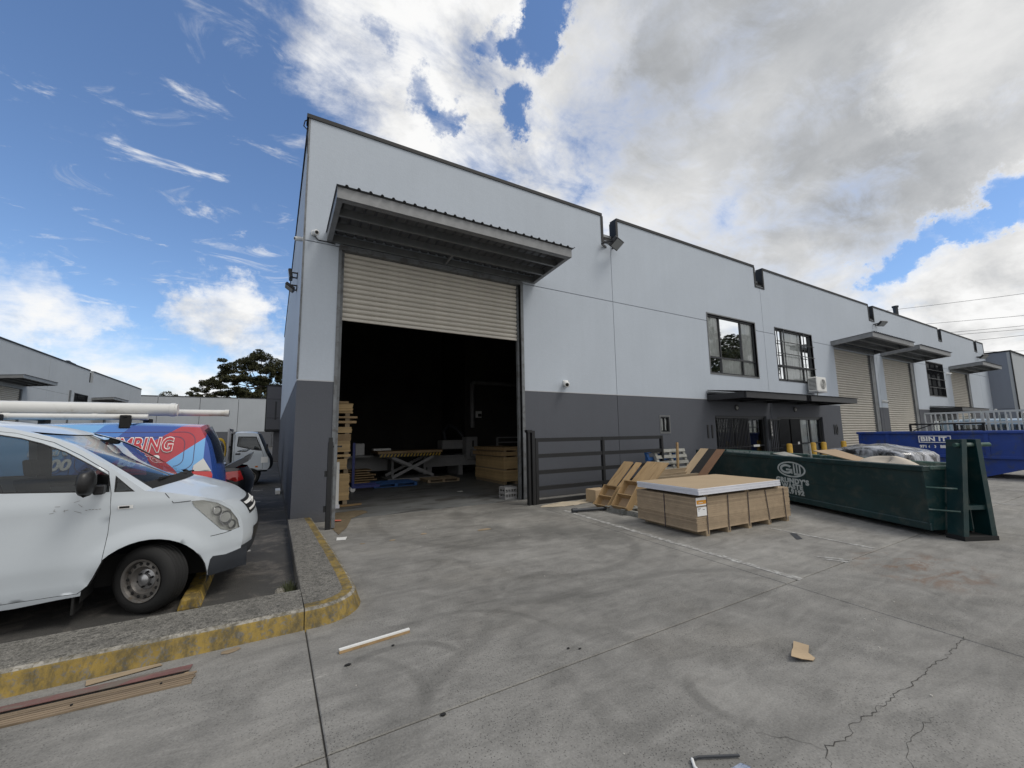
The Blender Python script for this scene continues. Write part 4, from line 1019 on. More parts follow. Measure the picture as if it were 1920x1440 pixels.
# stamped panel outlines and the lettering on the side the yard sees (local +y)
def rr_loop(x0, x1, z0, z1, r, n=6):
    o = []
    for cx, cz, a0 in ((x1-r, z1-r, 0), (x0+r, z1-r, pi/2), (x0+r, z0+r, pi), (x1-r, z0+r, 3*pi/2)): o += [(cx+r*cos(a0+pi/2*i/n), cz+r*sin(a0+pi/2*i/n)) for i in range(n+1)]
    return o+[o[0]]
M_WRAPD = pbr('press line', (.06, .035, .09), .35, coat=.4)
for lp in (rr_loop(-3.98, -2.72, 1.14, 1.70, .14), rr_loop(-3.86, -2.84, 1.20, 1.63, .11), rr_loop(-2.62, -1.45, 1.16, 1.68, .10)):
    side_ribbon(lp, .008, van_w, 1, .003).build('press_line', M_WRAPD, wv)
side_ribbon([(-2.68, 1.74), (-2.67, .3)], .009, van_w, 1, .002).build('door_gap', M_RUB, wv)
M_LETR = pbr('red lettering', (.45, .03, .045), .35)
M_LETB = pbr('pale blue lettering', (.35, .58, .85), .35)
def side_text(body, xr, z, size, mat, off, **kw):
    """xr: how far behind the van's front axle the lettering is centred"""
    y0 = van_w(-xr, z); y1 = van_w(-xr, z+.1)
    return text('lettering', body, size, mat, wv, frame_M((-xr, y0+off, z), (-1, 0, 0), (0, y1-y0, .1)), **kw)
side_text('PLUMBING', 3.25, 1.505, .30, M_LETW, .010, sx=.64, bold=.016, shear=.12, spacing=1.03)
side_text('PLUMBING', 3.25, 1.505, .30, M_LETR, .016, sx=.64, bold=.004, shear=.12, spacing=1.03)
side_text('HER', 2.45, 1.50, .30, M_LETW, .010, sx=.64, bold=.014, shear=.12, spacing=1.03)
side_text('HER', 2.45, 1.50, .30, M_LETB, .016, sx=.64, bold=.003, shear=.12, spacing=1.03)
side_text('300', 2.53, 1.27, .20, M_LETW, .010, sx=1.0, bold=.008, shear=.15)
side_text('88 28', 3.36, 1.285, .20, M_LETW, .010, sx=.95, bold=.008, shear=.15)
# roof racks (part of the van) and the conduit tubes they carry (things of their own)
for x in (-3.15, -1.9, -.9):
    rk = MB()
    rk.bar((x, -.80, 1.93), (x, .80, 1.93), .05, .04)
    for s in (-1, 1): rk.box((x-.06, s*.74-.05, 1.76), (x+.06, s*.74+.05, 1.95))
    rk.build('roof_rack', M_RUB, wv, bevel=.01)
M_PVC = pbr('white pvc', (.62, .62, .60), .4, var=.05, vscale=3, col2=(.45, .42, .36), c2amt=.2, c2scale=2.5)
def conduit(name, label, x0, x1, y, z, r, collars, cap=True):
    t = thing(name, label, 'pipe', (x0, y, z), group='white pipes on the van roof')
    MB().tube([(0, 0, 0), (x1-x0, 0, 0)], r, 20).build('pipe', M_PVC, t, smooth=True)
    for c in collars: MB().tube([(c-x0-.03, 0, 0), (c-x0+.03, 0, 0)], r*1.10, 20).build('collar', M_PVC, t, smooth=True)
    return t
conduit('conduit_tube', 'thick white storage tube lying along the van roof rack, nearest the yard', -5.6, -1.30, 8.10, 2.045, .094, [-1.36])
conduit('conduit_tube', 'thin white pipe on the roof rack poking out past the thick tube', -4.4, -.66, 8.35, 2.015, .052, [-.69])
conduit('conduit_tube', 'white pipe with joints on the roof rack beneath the thick tube', -5.6, -1.62, 7.98, 1.925, .042, [-3.05, -2.2])

# black car with its boot lid raised, backed in beyond the wrapped van
def car_w(x, z):
    v = .86
    if z > .75: v -= .22*((z-.75)/.6)**1.4
    if x < -3.1: v -= .16*((-3.1-x)/.5)**2
    if x > .45: v -= .2*((x-.45)/.45)**2
    if z < .35: v -= .05*((.35-z)/.15)**2
    return v
M_BLK = pbr('black car paint', (.010, .011, .014), .22, coat=.7)
car = thing('parked_car', 'black sedan with its boot lid up, beyond the blue and red van', 'car', (-3.92, 11.15, 0), rz=pi)
CS = [(.80, .25), (.88, .5), (.8, .72), (.3, .86), (-.2, .95), (-.75, 1.22), (-1.0, 1.31), (-1.6, 1.34), (-2.1, 1.28), (-2.65, 1.02), (-2.9, .98), (-3.35, .96), (-3.46, .7), (-3.42, .3)]
CC = [(.92, .25), (1.0, .5), (.92, .74), (.4, .90), (-.05, 1.0), (-.70, 1.32), (-1.0, 1.41), (-1.6, 1.44), (-2.1, 1.37), (-2.72, 1.06), (-2.95, 1.0), (-3.45, .97), (-3.6, .7), (-3.55, .3)]
bnd = [tuple(v) for v in smooth_line(CS, 3)]
cpoly = bnd+[(-3.1, .22)]+arch_pts(-2.7, .26, .36, .24, False, 12)+[(-2.2, .2), (-.5, .2)]+arch_pts(0, .26, .36, .24, False, 12)
cw1 = [(-.62, 1.0), (-.95, 1.24), (-1.55, 1.29), (-1.55, .99)]; cw2 = [(-1.62, .99), (-1.62, 1.29), (-2.05, 1.24), (-2.5, 1.02)]
ctail = [(-3.02, .90), (-3.36, .92), (-3.43, .74), (-3.30, .70), (-3.10, .78)]
for sgn in (-1, 1):
    side_patch(cpoly, [cw1, cw2, ctail], car_w, sgn, .09).build('body_side', M_BLK, car, smooth='all')
    for c in (cw1, cw2): side_patch(c, [], car_w, sgn, .12, -.006).build('window', M_TINT, car, smooth='all')
    side_patch(ctail, [], car_w, sgn, .07, .006).build('tail_light', M_RED, car, smooth='all')
    for wx in (0, -2.7): make_wheel(car, 'wheel', (wx, sgn*.74, .31), r=.31, wd=.19, flip=1 if sgn < 0 else -1)
i0 = [i for i, p in enumerate(bnd)]
k1 = 10*3                                                      # the boot opening: everything but the deck
MB().grid(patch_rows(CS[:10], CC[:10], car_w, p=2.2, k=3)).build('body_shell', M_BLK, car, smooth='all')
MB().grid(patch_rows(CS[11:], CC[11:], car_w, p=2.2, k=3)).build('rear_panel', M_BLK, car, smooth='all')
MB().box((-3.42, -.7, .3), (-2.6, .7, .9)).build('boot_floor', M_RUB, car); MB().box((-2.6, -.6, .2), (.6, .6, .5)).build('underbody', M_RUB, car)
bl = MB(); h0 = Vector((-3.08, 0, 1.02)); ang = radians(29)
rows = []
for k in range(5):
    t_ = k/4; L_ = .52*t_; rows.append([(h0.x-L_*cos(ang), y, h0.z+L_*sin(ang)-.03*abs(y)**2) for y in (-.68, -.4, 0, .4, .68)])
bl.grid(rows); bl.grid([[(p[0]+.03, p[1]*.96, p[2]-.06) for p in r] for r in rows]); bl.grid([rows[-1], [(p[0]+.06, p[1], p[2]-.18) for p in rows[-1]]])

for s_ in (-1, 1): bl.grid([[(r[0][0], s_*.685, r[2][2]-.02) for r in rows], [(r[0][0]+.05, s_*.685, r[2][2]-.17) for r in rows]])
bl.build('boot_lid', pbr('grey boot lid paint', (.10, .105, .11), .3, coat=.5), car, smooth='all', normals=False)  # lid coloured a lighter grey than the black body
sp = MB(); sp.box((-3.45, -.66, 1.30), (-3.28, .66, 1.325)); sp.build('spoiler', M_BLK, car, bevel=.008)

# small white tray truck facing the wall at the far end
tr = thing('tray_truck', 'small white cab truck with a headboard at the far end of the car park', 'truck', (-.62, 17.3, 0))
TW = lambda x, z: .74-(.10*((z-1.06)/.7)**1.5 if z > 1.06 else 0)-(.06*((x-.3)/.35)**2 if x > .3 else 0)
TS = [(.50, .50), (.56, .62), (.55, .85), (.44, 1.06), (.20, 1.66), (.12, 1.74), (-.1, 1.77), (-.45, 1.76), (-.51, 1.70)]
TC = [(.60, .50), (.66, .62), (.65, .85), (.56, 1.06), (.28, 1.68), (.16, 1.79), (-.1, 1.82), (-.45, 1.81), (-.52, 1.72)]
tb = [tuple(v) for v in smooth_line(TS, 3)]
tpoly = tb+[(-.52, .50)]
tw = [(-.40, 1.32), (-.38, 1.63), (.12, 1.62), (.30, 1.16), (.05, 1.20)]
for sgn in (-1, 1):
    side_patch(tpoly, [tw], TW, sgn, .07).build('cab_side', M_VWHITE, tr, smooth='all')
    side_patch(tw, [], TW, sgn, .1, -.008).build('window', M_TINT, tr, smooth='all'); side_ribbon(tw+[tw[0]], .03, TW, sgn, .002).build('window_seal', M_BLACK, tr)
    side_ribbon([(-.44, 1.06), (-.30, 1.06)], .05, TW, sgn, .008).build('handle', M_BLACK, tr)
    side_ribbon([(-.48, 1.70), (-.48, .52), (.35, .52), (.36, 1.0), (.18, 1.60)], .008, TW, sgn, .002).build('door_gap', M_RUB, tr)
    side_ribbon([(.14, .62), (.22, .62)], .05, TW, sgn, .01).build('indicator', M_AMBER, tr)
    MB().box((.42, sgn*.84-.07, 1.12), (.47, sgn*.84+.07, 1.36)).build('mirror', M_BLACK, tr, bevel=.01)
    side_ribbon([(.30, .84), (.50, .84)], .2, TW, sgn, .006).build('headlight', M_CHROME, tr)
    for wx in (.0, -2.1): make_wheel(tr, 'wheel', (wx, sgn*.68, .29), r=.29, wd=.17, flip=1 if sgn < 0 else -1)
MB().grid(patch_rows(TS[:4], TC[:4], TW, p=2.2, k=3)).build('front_panel', M_GREYPL, tr, smooth='all')
MB().grid(patch_rows(TS[3:6], TC[3:6], TW, p=2.2, k=3)).build('windscreen', M_TINT, tr, smooth='all')
MB().grid(patch_rows(TS[5:], TC[5:], TW, p=2.2, k=3)).build('roof', M_VWHITE, tr, smooth='all')
MB().box((-.53, -.70, .5), (-.50, .70, 1.72)).build('cab_back', M_VWHITE, tr)
ch = MB(); ch.box((-2.9, -.4, .42), (.5, .4, .54)); ch.build('chassis', M_RUB, tr)
MB().box((-2.95, -.78, .66), (-.62, .78, .74)).build('tray', M_STEEL, tr)
hd = MB()
for y in (-.76, -.4, 0, .4, .76): hd.bar((-.66, y, .74), (-.66, y, 1.88), .05)
hd.bar((-.66, -.78, 1.88), (-.66, .78, 1.88), .05); hd.bar((-.66, -.78, 1.3), (-.66, .78, 1.3), .05); hd.build('headboard', M_STEEL, tr)
MB().box((-.60, -.6, .75), (-.545, .6, 1.75)).build('tool_rack', M_RUB, tr)
ho = thing('hose_reel', 'yellow coiled hose standing on the truck tray', 'hose', (-1.52, 16.75, .75))
M_YHOSE = pbr('yellow hose', (.60, .38, .02), .5)
hm = MB()
for k in range(5): hm.lathe([(.34+.035*cos(a), -.08+k*.045+.026*sin(a)) for a in [2*pi*i/8 for i in range(9)]], 28, Matrix.Translation((0, 0, .42)) @ Matrix.Diagonal((.5, 1, 1.15, 1)))
hm.build('coil', M_YHOSE, ho, smooth=True); MB().lathe([(0, -.10), (.26, -.10), (.26, .13), (0, .13)], 20, Matrix.Translation((0, 0, .42)) @ Matrix.Diagonal((.5, 1, 1.1, 1))).build('drum', M_BLACK, ho)

# ---------------------------------------------------------------- fittings on the warehouse walls
def camera_dome(name, label, loc, face, s=1.0, group='security cameras'):
    t = thing(name, label, 'security camera', loc, rz=face, group=group)
    MB().box((-.06*s, .0, -.06*s), (.06*s, .05*s, .06*s)).build('mount', M_WHITE, t, bevel=.01)
    MB().lathe([(0, -.20*s), (.05*s, -.20*s), (.062*s, -.18*s), (.062*s, -.02*s), (.03*s, .0)], 18, Matrix.Rotation(radians(18), 4, 'X')).build('body', M_WHITE, t, smooth=True)
    MB().lathe([(0, -.203*s), (.035*s, -.203*s), (.042*s, -.196*s)], 14, Matrix.Rotation(radians(18), 4, 'X')).build('lens', M_BLACK, t)
    return t
camera_dome('security_camera', 'white camera at the top of the corner, facing the yard', tuple(FRONT(.52, 5.66, .04)), .2, .85)
camera_dome('security_camera', 'white camera round the corner on the side wall, pointing at the parked vans', tuple(SIDE(8.95, 5.60, .04)), -pi/2+.5, .7)
camera_dome('security_camera', 'white camera low on the wall right of the open doorway', tuple(FRONT(6.72, 2.93, .05)), -.5, 1.2)
camera_dome('security_camera', 'small camera on the pillar between the two closed shutters', tuple(FRONT(27.6, 3.0, .05)), -.3, 1.1)
camera_dome('security_camera', 'small white camera left of the furthest awning', tuple(FRONT(38.7, 5.15, .05)), -.3, 1.1)
def floodlight(label, loc, rz, tilt, s=1.0, group='black floodlights', name='floodlight', arm=.26):
    t = thing(name, label, 'floodlight', loc, rz=rz, group=group)
    M = Matrix.Rotation(tilt, 4, 'X')
    MB().box((-.17*s, -.05*s, -.12*s), (.17*s, .03*s, .12*s), Matrix.Translation((0, -arm*s, 0)) @ M).build('housing', M_BLACK, t, bevel=.015)
    MB().box((-.15*s, -.056*s, -.10*s), (.15*s, -.051*s, .10*s), Matrix.Translation((0, -arm*s, 0)) @ M).build('glass', pbr('floodlight glass', (.35, .36, .36), .15, .2), t)
    b = MB()
    for x in (-.185, .185): b.bar((x*s, -arm*s, 0), (x*s, -.02, 0), .02*s, .035*s)
    b.box((-.195*s, -.02, -.025*s), (.195*s, 0, .025*s)); b.build('bracket', M_BLACK, t)
    return t
floodlight('black floodlight under the first parapet notch', tuple(FRONT(8.42, 7.18, 0)), .35, radians(52), 1.35)
floodlight('floodlight under the notch above the first closed shutter', tuple(FRONT(27.9, 7.15, 0)), -.3, radians(50), 1.3)
floodlight('long black lamp under the furthest parapet notch', tuple(FRONT(46.6, 6.9, 0)), -.4, radians(50), 1.5)
floodlight('upper of the two floodlights on the side wall over the car park', (.34, 11.2, 5.62), -pi/2, radians(10), .95, arm=.16)
floodlight('lower of the two floodlights on the side wall over the car park', (.34, 11.2, 5.30), -pi/2, radians(55), .95, arm=.16)
ac = thing('air_conditioner', 'white outdoor air conditioner on a bracket above the entry canopy', 'air conditioner', tuple(FRONT(20.05, 3.14, .1)))
MB().box((-.42, -.36, .05), (.42, -.02, .66)).build('casing', M_WHITE, ac, bevel=.02)
MB().lathe([(0, 0), (.22, 0)], 24, Matrix.Translation((.10, -.362, .36))).build('fan_recess', M_GREYPL, ac)
for k in range(6): MB().lathe([(.03+.036*k, -.012), (.037+.036*k, -.012), (.037+.036*k, 0), (.03+.036*k, 0)], 24, Matrix.Translation((.10, -.366, .36))).build('fan_guard', M_WHITE, ac)
for k in range(9): MB().box((-.425, -.33, .12+k*.055), (-.421, -.05, .15+k*.055)).build('louvre', M_GREYPL, ac)
MB().box((-.40, -.37, .0), (.40, .0, .045)).build('bracket', M_STEEL, ac)
MB().tube([(.46, -.15, .2), (.46, -.02, .1), (.46, .03, .0), (.46, .06, -.4)], .03, 8).build('pipe', M_WHITE, ac, smooth=True)
cb = thing('wall_cable', 'thin grey cable run from the corner camera to the awning', 'cable', tuple(FRONT(.5, 5.6, .01)))
MB().tube([(.02, 0, .02), (.10, 0, -.06), (.25, 0, -.06), (.42, 0, -.075)], .012, 6).build('cable', M_GREYPL, cb)
cb2 = thing('wall_cable', 'loop of grey cable hanging at the top corner of the parapet', 'cable', (.36, 8.80, 8.0))
MB().tube([(-.02, 0, .17), (-.10, .02, .12), (-.12, .02, .0), (-.05, 0, -.08), (-.03, 0, -.6)], .012, 6).build('cable', M_GREYPL, cb2)
vp_ = thing('vent_pipe', 'short grey vent pipe standing on the roof behind the parapet', 'vent pipe', (33.6, 9.4, 7.7))
MB().tube([(0, 0, 0), (0, 0, 1.45)], .13, 12).build('pipe', M_GREYPL, vp_, smooth=True); MB().tube([(0, 0, 1.45), (0, 0, 1.55)], .17, 12).build('cowl', M_GREYPL, vp_); MB().box((-.9, -.15, 0), (-.5, .15, .62)).build('base_box', M_GREYPL, vp_)

# ---------------------------------------------------------------- neighbouring buildings
EB = thing('office_block', 'blue grey block projecting forward at the far right end of the row', 'building', (48.92, 7.45, 0))
EBF = lambda u, z, d: Vector((u, 7.45-d, z)); EBS = lambda u, z, d: Vector((48.92-d, u, z))
panel(EB, EBS, 7.63, 11, -.05, 2.95, [], M_WALLB); panel(EB, EBS, 7.63, 11, 2.97, 7.36, [], M_WALLB)
panel(EB, EBF, 48.93, 70, -.05, 7.36, [(53.0, 56.0, 3.6, 5.6), (58, 61, 3.6, 5.6)], M_WALL2)
fb(EB, EBF, 'corner_trim', 48.88, 49.02, 0, 7.36, .002, .06, M_CAP)
fb(EB, EBF, 'parapet_capping', 48.86, 70, 7.37, 7.45, -.2, .08, M_CAP); fb(EB, EBS, 'parapet_capping', 7.60, 11, 7.37, 7.45, -.2, .06, M_CAP)
window(EB, EBF, 53.0, 56.0, 3.6, 5.6, [54.2], [4.2], True); window(EB, EBF, 58.0, 61.0, 3.6, 5.6, [59.2], [4.2], True)
MB().box((49.2, 7.7, -.02), (70, 24, 7.2)).build('core', M_DARKIN, EB, world=True)
camera_dome('security_camera', 'small camera on the left face of the far office block', tuple(EBS(8.6, 2.9, .05)), -pi/2, 1.2)

LB_ = thing('warehouse', 'pale grey warehouse across the car park on the far left', 'warehouse', (-15.4, 45, 0))
lj = [22, 34.0, 45.5, 54.0, 66.5, 71.2]
for i in range(5):
    op = [(38.2, 42.0, -1, 5.2), (50.55, 53.6, 3.6, 5.75), (54.9, 59.1, -1, 5.3), (65.7, 67.2, 4.4, 5.5)]
    a, b = lj[i]+.01, lj[i+1]-.01
    nt = [(53.5, 54.4, 7.05, 99)] if i in (2, 3) else []
    panel(LB_, LEFTB, a, b, -.05, 5.49, [o for o in op if o[0] < b and o[1] > a], M_WALL2)
    panel(LB_, LEFTB, a, b, 5.505, 8.14, nt+[o for o in op if o[0] < b and o[1] > a and o[3] > 5.5], M_WALL2)
fb(LB_, LEFTB, 'joint_sealant', 22, 71, 0, 7.0, -.175, -.15, M_SEAL)
fb(LB_, LEFTB, 'parapet_capping', 22, 53.5, 8.15, 8.24, -.25, .05, M_CAP); fb(LB_, LEFTB, 'parapet_capping', 54.4, 71.2, 8.15, 8.24, -.25, .05, M_CAP)
fb(LB_, LEFTB, 'rain_head', 53.45, 54.45, 7.0, 8.1, -.5, -.19, M_CAP)
shutter(LB_, LEFTB, 38.2, 41.9, 0, 5.2, .125, False); shutter(LB_, LEFTB, 54.9, 58.7, 0, 5.3, .125, False)
fb(LB_, LEFTB, 'door_jamb', 41.9, 42.35, 0, 5.25, -.2, -.02, M_JAMB); fb(LB_, LEFTB, 'door_jamb', 58.7, 59.1, 0, 5.3, -.2, -.02, M_JAMB)
awning(LB_, LEFTB, 37.6, 42.3, 5.45, single=False); awning(LB_, LEFTB, 54.6, 59.4, 5.45, single=False)
window(LB_, LEFTB, 50.55, 53.6, 3.6, 5.75, [51.6], [4.3], False, mesh=True); window(LB_, LEFTB, 65.7, 67.2, 4.4, 5.5, [66.4], [], False)
fb(LB_, LEFTB, 'downpipe', 49.5, 49.62, 0, 5.9, .0, .1, M_JAMB)
MB().box((-40, 22, -.02), (-15.8, 71.2, 7.9)).build('core', M_DARKIN, LB_, world=True)
an = thing('roof_antenna', 'small antenna on the parapet of the far left warehouse', 'antenna', (-15.6, 49.2, 8.2))
MB().box((-.1, -.2, 0), (.1, .2, .22)).build('base', M_GREYPL, an); MB().tube([(0, 0, .2), (0, 1.6, .15)], .03, 6).build('arm', M_GREYPL, an)

BW = thing('warehouse', 'grey warehouse closing off the far end of the car park', 'warehouse', (-8, 81, 0))
bj = [-30, -21, -15.5, -10.3, -5.2, -.2, 5, 12]
for a, b in zip(bj, bj[1:]): panel(BW, BACKB, a+.03, b-.03, -.05, 8.1, [], M_WALL2)
fb(BW, BACKB, 'joint_sealant', -29, 11, 0, 8.0, -.175, -.15, M_SEAL); fb(BW, BACKB, 'parapet_capping', -30, 12, 8.11, 8.22, -.25, .05, M_CAP)
MB().box((-30, 81.2, 0), (12, 110, 7.9)).build('core', M_DARKIN, BW, world=True)
DBX = thing('clad_box', 'dark grey clad box overhanging the lane beside the side wall', 'building', (.3, 31.2, 0))
for (z0, z1) in ((2.12, 2.85), (2.87, 4.10), (4.12, 4.96)): MB().box((-.50, 31.2, z0), (.6, 38, z1)).build('cladding_panel', M_WALLD, DBX, world=True)
MB().box((-.53, 31.17, 4.97), (.65, 38, 5.05)).build('capping', M_CAP, DBX, world=True); MB().box((-.52, 31.18, 2.02), (.6, 38, 2.11)).build('capping', M_CAP, DBX, world=True)
MB().box((-.515, 31.18, 2.1), (-.475, 31.199, 4.97)).build('corner_trim', M_CAP, DBX, world=True)
MB().box((.02, 31.19, 2.75), (.12, 31.22, 3.95)).build('window', M_FRAME, DBX, world=True)
MB().box((.0, 31.6, 0), (.6, 37.9, 2.0)).build('lower_wall', M_WALLD, DBX, world=True)

# ---------------------------------------------------------------- trees
def leaf_mat(name, c1, c2):
    mt = bpy.data.materials.new(name); mt.use_nodes = True; n = NT(mt.node_tree); b = n.n['Principled BSDF']
    co = n.new('ShaderNodeTexCoord').outputs['Object']
    f = n.step(n.noise(co, .9, 4, .6), .35, .65); g = n.step(n.noise(co, 9, 2, .6), .3, .7, .6, 1.4, False)
    n.put(b.inputs['Base Color'], n.v('MULTIPLY', n.mix(f, c1+(1,), c2+(1,)), n.comb(g, g, g))); b.inputs['Roughness'].default_value = .7; b.inputs['Specular IOR Level'].default_value = .2
    return mt
M_LEAF = leaf_mat('gum leaves', (.036, .042, .020), (.072, .070, .034)); M_BARK = pbr('gum bark', (.12, .10, .085), .9, var=.35, vscale=1.5)
def tree(label, loc, clumps, trunk_h, lean=0.0, n_leaf=220, leaf=.42, group='trees beyond the roofs', name='gum_tree', seed=1, fill=0):
    """clumps: (x, y, z, rx, rz) flat foliage clouds; limbs run from the trunk to each."""
    rnd = random.Random(seed); t = thing(name, label, 'tree', loc, group=group)
    mb = MB(); top = Vector((lean, 0, trunk_h))
    mb.tube([(0, 0, -.2), (lean*.3, .1, trunk_h*.35), (lean*.7, -.05, trunk_h*.7), tuple(top)], .3, 8, rs=[.38, .30, .24, .16])
    for (x, y, z, rx, rz) in clumps:
        c = Vector((x, y, z-rz*.3)); s = top*rnd.uniform(.55, .95) if z > trunk_h*.6 else top*rnd.uniform(.3, .5); s.x *= 1
        mid = s.lerp(c, .5)+Vector((0, 0, -.3+rnd.random()*.4)); mb.tube([tuple(s), tuple(mid), tuple(c)], .1, 6, rs=[.13, .08, .03])
        for _ in range(5):
            e = c+Vector((rnd.uniform(-rx, rx)*.7, rnd.uniform(-rx, rx)*.7, rnd.uniform(-.2, rz*.6))); mb.tube([tuple(mid.lerp(c, rnd.uniform(.3, .9))), tuple(e)], .03, 5, rs=[.045, .015])
    mb.build('trunk', M_BARK, t, smooth=True)
    vs = []; fs = []
    extra = []
    for (x, y, z, rx, rz) in clumps:
        for _ in range(fill): extra.append((x+rnd.gauss(0, rx*.8), y+rnd.gauss(0, rx*.6), z-rz*.4+rnd.gauss(0, rz*.9), rx*.45, rz*.6))
    for (x, y, z, rx, rz) in list(clumps)+extra:
        k = int(n_leaf*rx*rx)
        for _ in range(k):
            while True:
                p = Vector((rnd.uniform(-1, 1), rnd.uniform(-1, 1), rnd.uniform(-.55, 1)))
                if p.length < 1: break
            if mnoise.noise(Vector((x+p.x*rx, y+p.y*rx, z+p.z*rz))*1.1) < -.16: continue
            c = Vector((x+p.x*rx, y+p.y*rx, z+p.z*rz+.10*rx*(1-p.x*p.x)))
            a = Vector((rnd.gauss(0, 1), rnd.gauss(0, 1), rnd.gauss(0, .55))).normalized(); b = a.cross(Vector((rnd.gauss(0, 1), rnd.gauss(0, 1), rnd.gauss(0, 1)))).normalized()
            l = leaf*rnd.uniform(.5, 1.15); a *= l*.5; b *= l*.26; i = len(vs)
            vs += [c-a, c+b*.9, c+a, c-b*.9]; fs.append((i, i+1, i+2, i+3))
    MB().add(vs, fs).build('crown', M_LEAF, t, normals=False)
    return t
tree('broad dark gum tree rising behind the far grey warehouse', (-2.9, 98, 0),
     [(0, 0, 17.9, 2.3, 1.1), (-2.3, .4, 17.0, 1.8, .9), (2.3, .6, 16.2, 2.2, 1.1), (-4.4, 0, 15.7, 2.0, .85), (-2.0, 1, 15.6, 1.7, .8), (1.2, -1, 14.9, 1.9, .9), (3.4, 0, 14.2, 2.0, 1.0), (-6.0, .5, 14.2, 1.3, .7),
      (-5.2, 0, 13.0, 2.2, .9), (-2.6, -.6, 13.2, 2.0, .9), (.2, .6, 13.1, 1.9, .9), (-8.0, 0, 12.0, 2.0, .85), (-9.8, .3, 10.8, 1.3, .8), (-10.6, 0, 9.9, .8, .6), (2.8, .3, 11.6, 2.0, 1.0), (.8, 0, 11.0, 1.6, .8), (-3.5, 0, 10.9, 1.9, .8), (-5.8, .5, 10.2, 1.8, .7), (-1.2, 0, 9.7, 2.2, .9), (-8.2, 0, 9.5, 1.5, .5), (2.5, 0, 9.0, 2.2, 1.2)], 13.5, .3, n_leaf=430, leaf=.40, seed=3, fill=7)
tree('small distant tree showing over the roof junction on the left', (-17.2, 98, 0), [(-.3, 0, 9.9, 1.0, .5), (.9, 0, 9.5, .8, .4), (-1.0, 0, 9.3, .8, .5), (1.9, .2, 9.2, .6, .3)], 8.6, 0, 200, .4, seed=5)
for k, (x, y, hgt) in enumerate(((40.0, -9.5, 17), (61, -16, 11), (48, -10.5, 9), (70, -24, 16))):
    r_ = random.Random(40+k); cl = [(r_.uniform(-2.6, 2.6), r_.uniform(-2, 2), hgt*r_.uniform(.45, 1.0), r_.uniform(1.2, 2.0), r_.uniform(.8, 1.3)) for _ in range(15)]
    tree(['tall tree across the yard that darkens the left of the barred upper window', 'bushy tree across the yard beyond the frame on the right', 'low tree across the yard mirrored at the foot of the upper window', 'tallest tree far beyond the yard on the right'][k], (x, y, 0), cl, hgt*.7, 0, 150, .6, group='trees across the yard', seed=60+k)

# ---------------------------------------------------------------- power lines, top right
M_WIRE = pbr('power line', (.03, .03, .032), .6)
for k, (ya, za, yb, zb) in enumerate(((22.4, 18.9, 12.5, 17.8), (20.1, 16.9, 12.7, 16.3), (19.5, 16.4, 12.8, 15.8), (18.2, 15.1, 12.8, 14.9), (25.8, 22.4, 15.8, 21.4), (14.6, 12.8, 13.1, 12.6))):
    t = thing('power_line', ['power line second from the top over the far end of the row', 'upper line of the close middle pair of power lines', 'lower line of the close middle pair of power lines', 'power line just above the office block roof', 'faint topmost power line above the parapet', 'lowest power line touching the office block roof'][k], 'power line', (95, yb, zb), group='power lines over the far end')
    s = (zb-za)/(yb-ya); pts = [(0, y-yb, s*(y-yb)+.0009*(y-yb)**2) for y in (40, 30, 22, 14, 6, -4, -14, -24)]
    MB().tube(pts, .028, 5).build('wire', M_WIRE, t)

# ---------------------------------------------------------------- green hook-lift bin
M_GREEN = pbr('dark green bin paint', (.003, .027, .029), .40, var=.3, vscale=1.6, col2=(.025, .042, .038), c2amt=.45, c2scale=4.5, coat=.12, bump=.15, bscale=4, rvar=.12)
M_GREENW = pbr('worn green inside', (.03, .075, .062), .6, var=.4, vscale=3, col2=(.16, .19, .17), c2amt=.45, c2scale=4)
M_STENC = pbr('stencil paint', (.44, .47, .45), .6, var=.25, vscale=9)
RZB = atan2(.900, .436)
gb = thing('hook_lift_bin', 'long dark green waste bin with a hook frame and oval white logo', 'waste bin', (8.45, 2.28, 0), rz=RZB)
BWD, BL, BZ0, BZ1 = .98, 6.5, .10, 1.03
def wall_box(name, a, b, mat, par=None, **k): return MB().box(a, b).build(name, mat, par or gb, **k)
wall_box('side_wall', (.0, -.03, BZ0), (BL, 0, BZ1-.09), M_GREEN); wall_box('side_wall', (0, -BWD, BZ0), (BL, -BWD+.03, BZ1-.09), M_GREENW)
wall_box('end_wall', (.0, -BWD+.031, BZ0), (.03, -.031, BZ1-.06), M_GREEN); wall_box('end_wall', (BL-.03, -BWD+.031, BZ0), (BL, -.031, BZ1-.12), M_GREENW)
wall_box('floor', (.031, -BWD+.031, BZ0), (BL-.031, -.031, BZ0+.04), M_GREENW)
wall_box('top_rail', (-.01, -.085, BZ1-.089), (BL+.01, .028, BZ1), M_GREEN, bevel=.012); wall_box('top_rail', (-.01, -BWD-.028, BZ1-.089), (BL+.01, -BWD+.085, BZ1), M_GREENW, bevel=.012)
wall_box('top_rail', (-.02, -BWD+.086, BZ1-.06), (.06, -.086, BZ1-.005), M_GREENW, bevel=.01); wall_box('top_rail', (BL-.06, -BWD+.086, BZ1-.06), (BL+.01, -.086, BZ1-.005), M_GREENW, bevel=.01)
wall_box('paint_patch', (BL-2.0, -BWD+.0855, BZ1-.085), (BL-.1, -BWD+.088, BZ1-.01), pbr('chalky white paint', (.42, .46, .44), .8, var=.3, vscale=6, col2=(.1, .18, .16), c2amt=.4, c2scale=7))
wall_box('bottom_rail', (-.01, -.02, BZ0-.01), (BL, .022, BZ0+.10), M_GREEN, bevel=.01)
for x in (.012, BL-.012): wall_box('corner_post', (x-.012, .001, BZ0+.1), (x+.03, .02, BZ1-.09), M_GREEN)
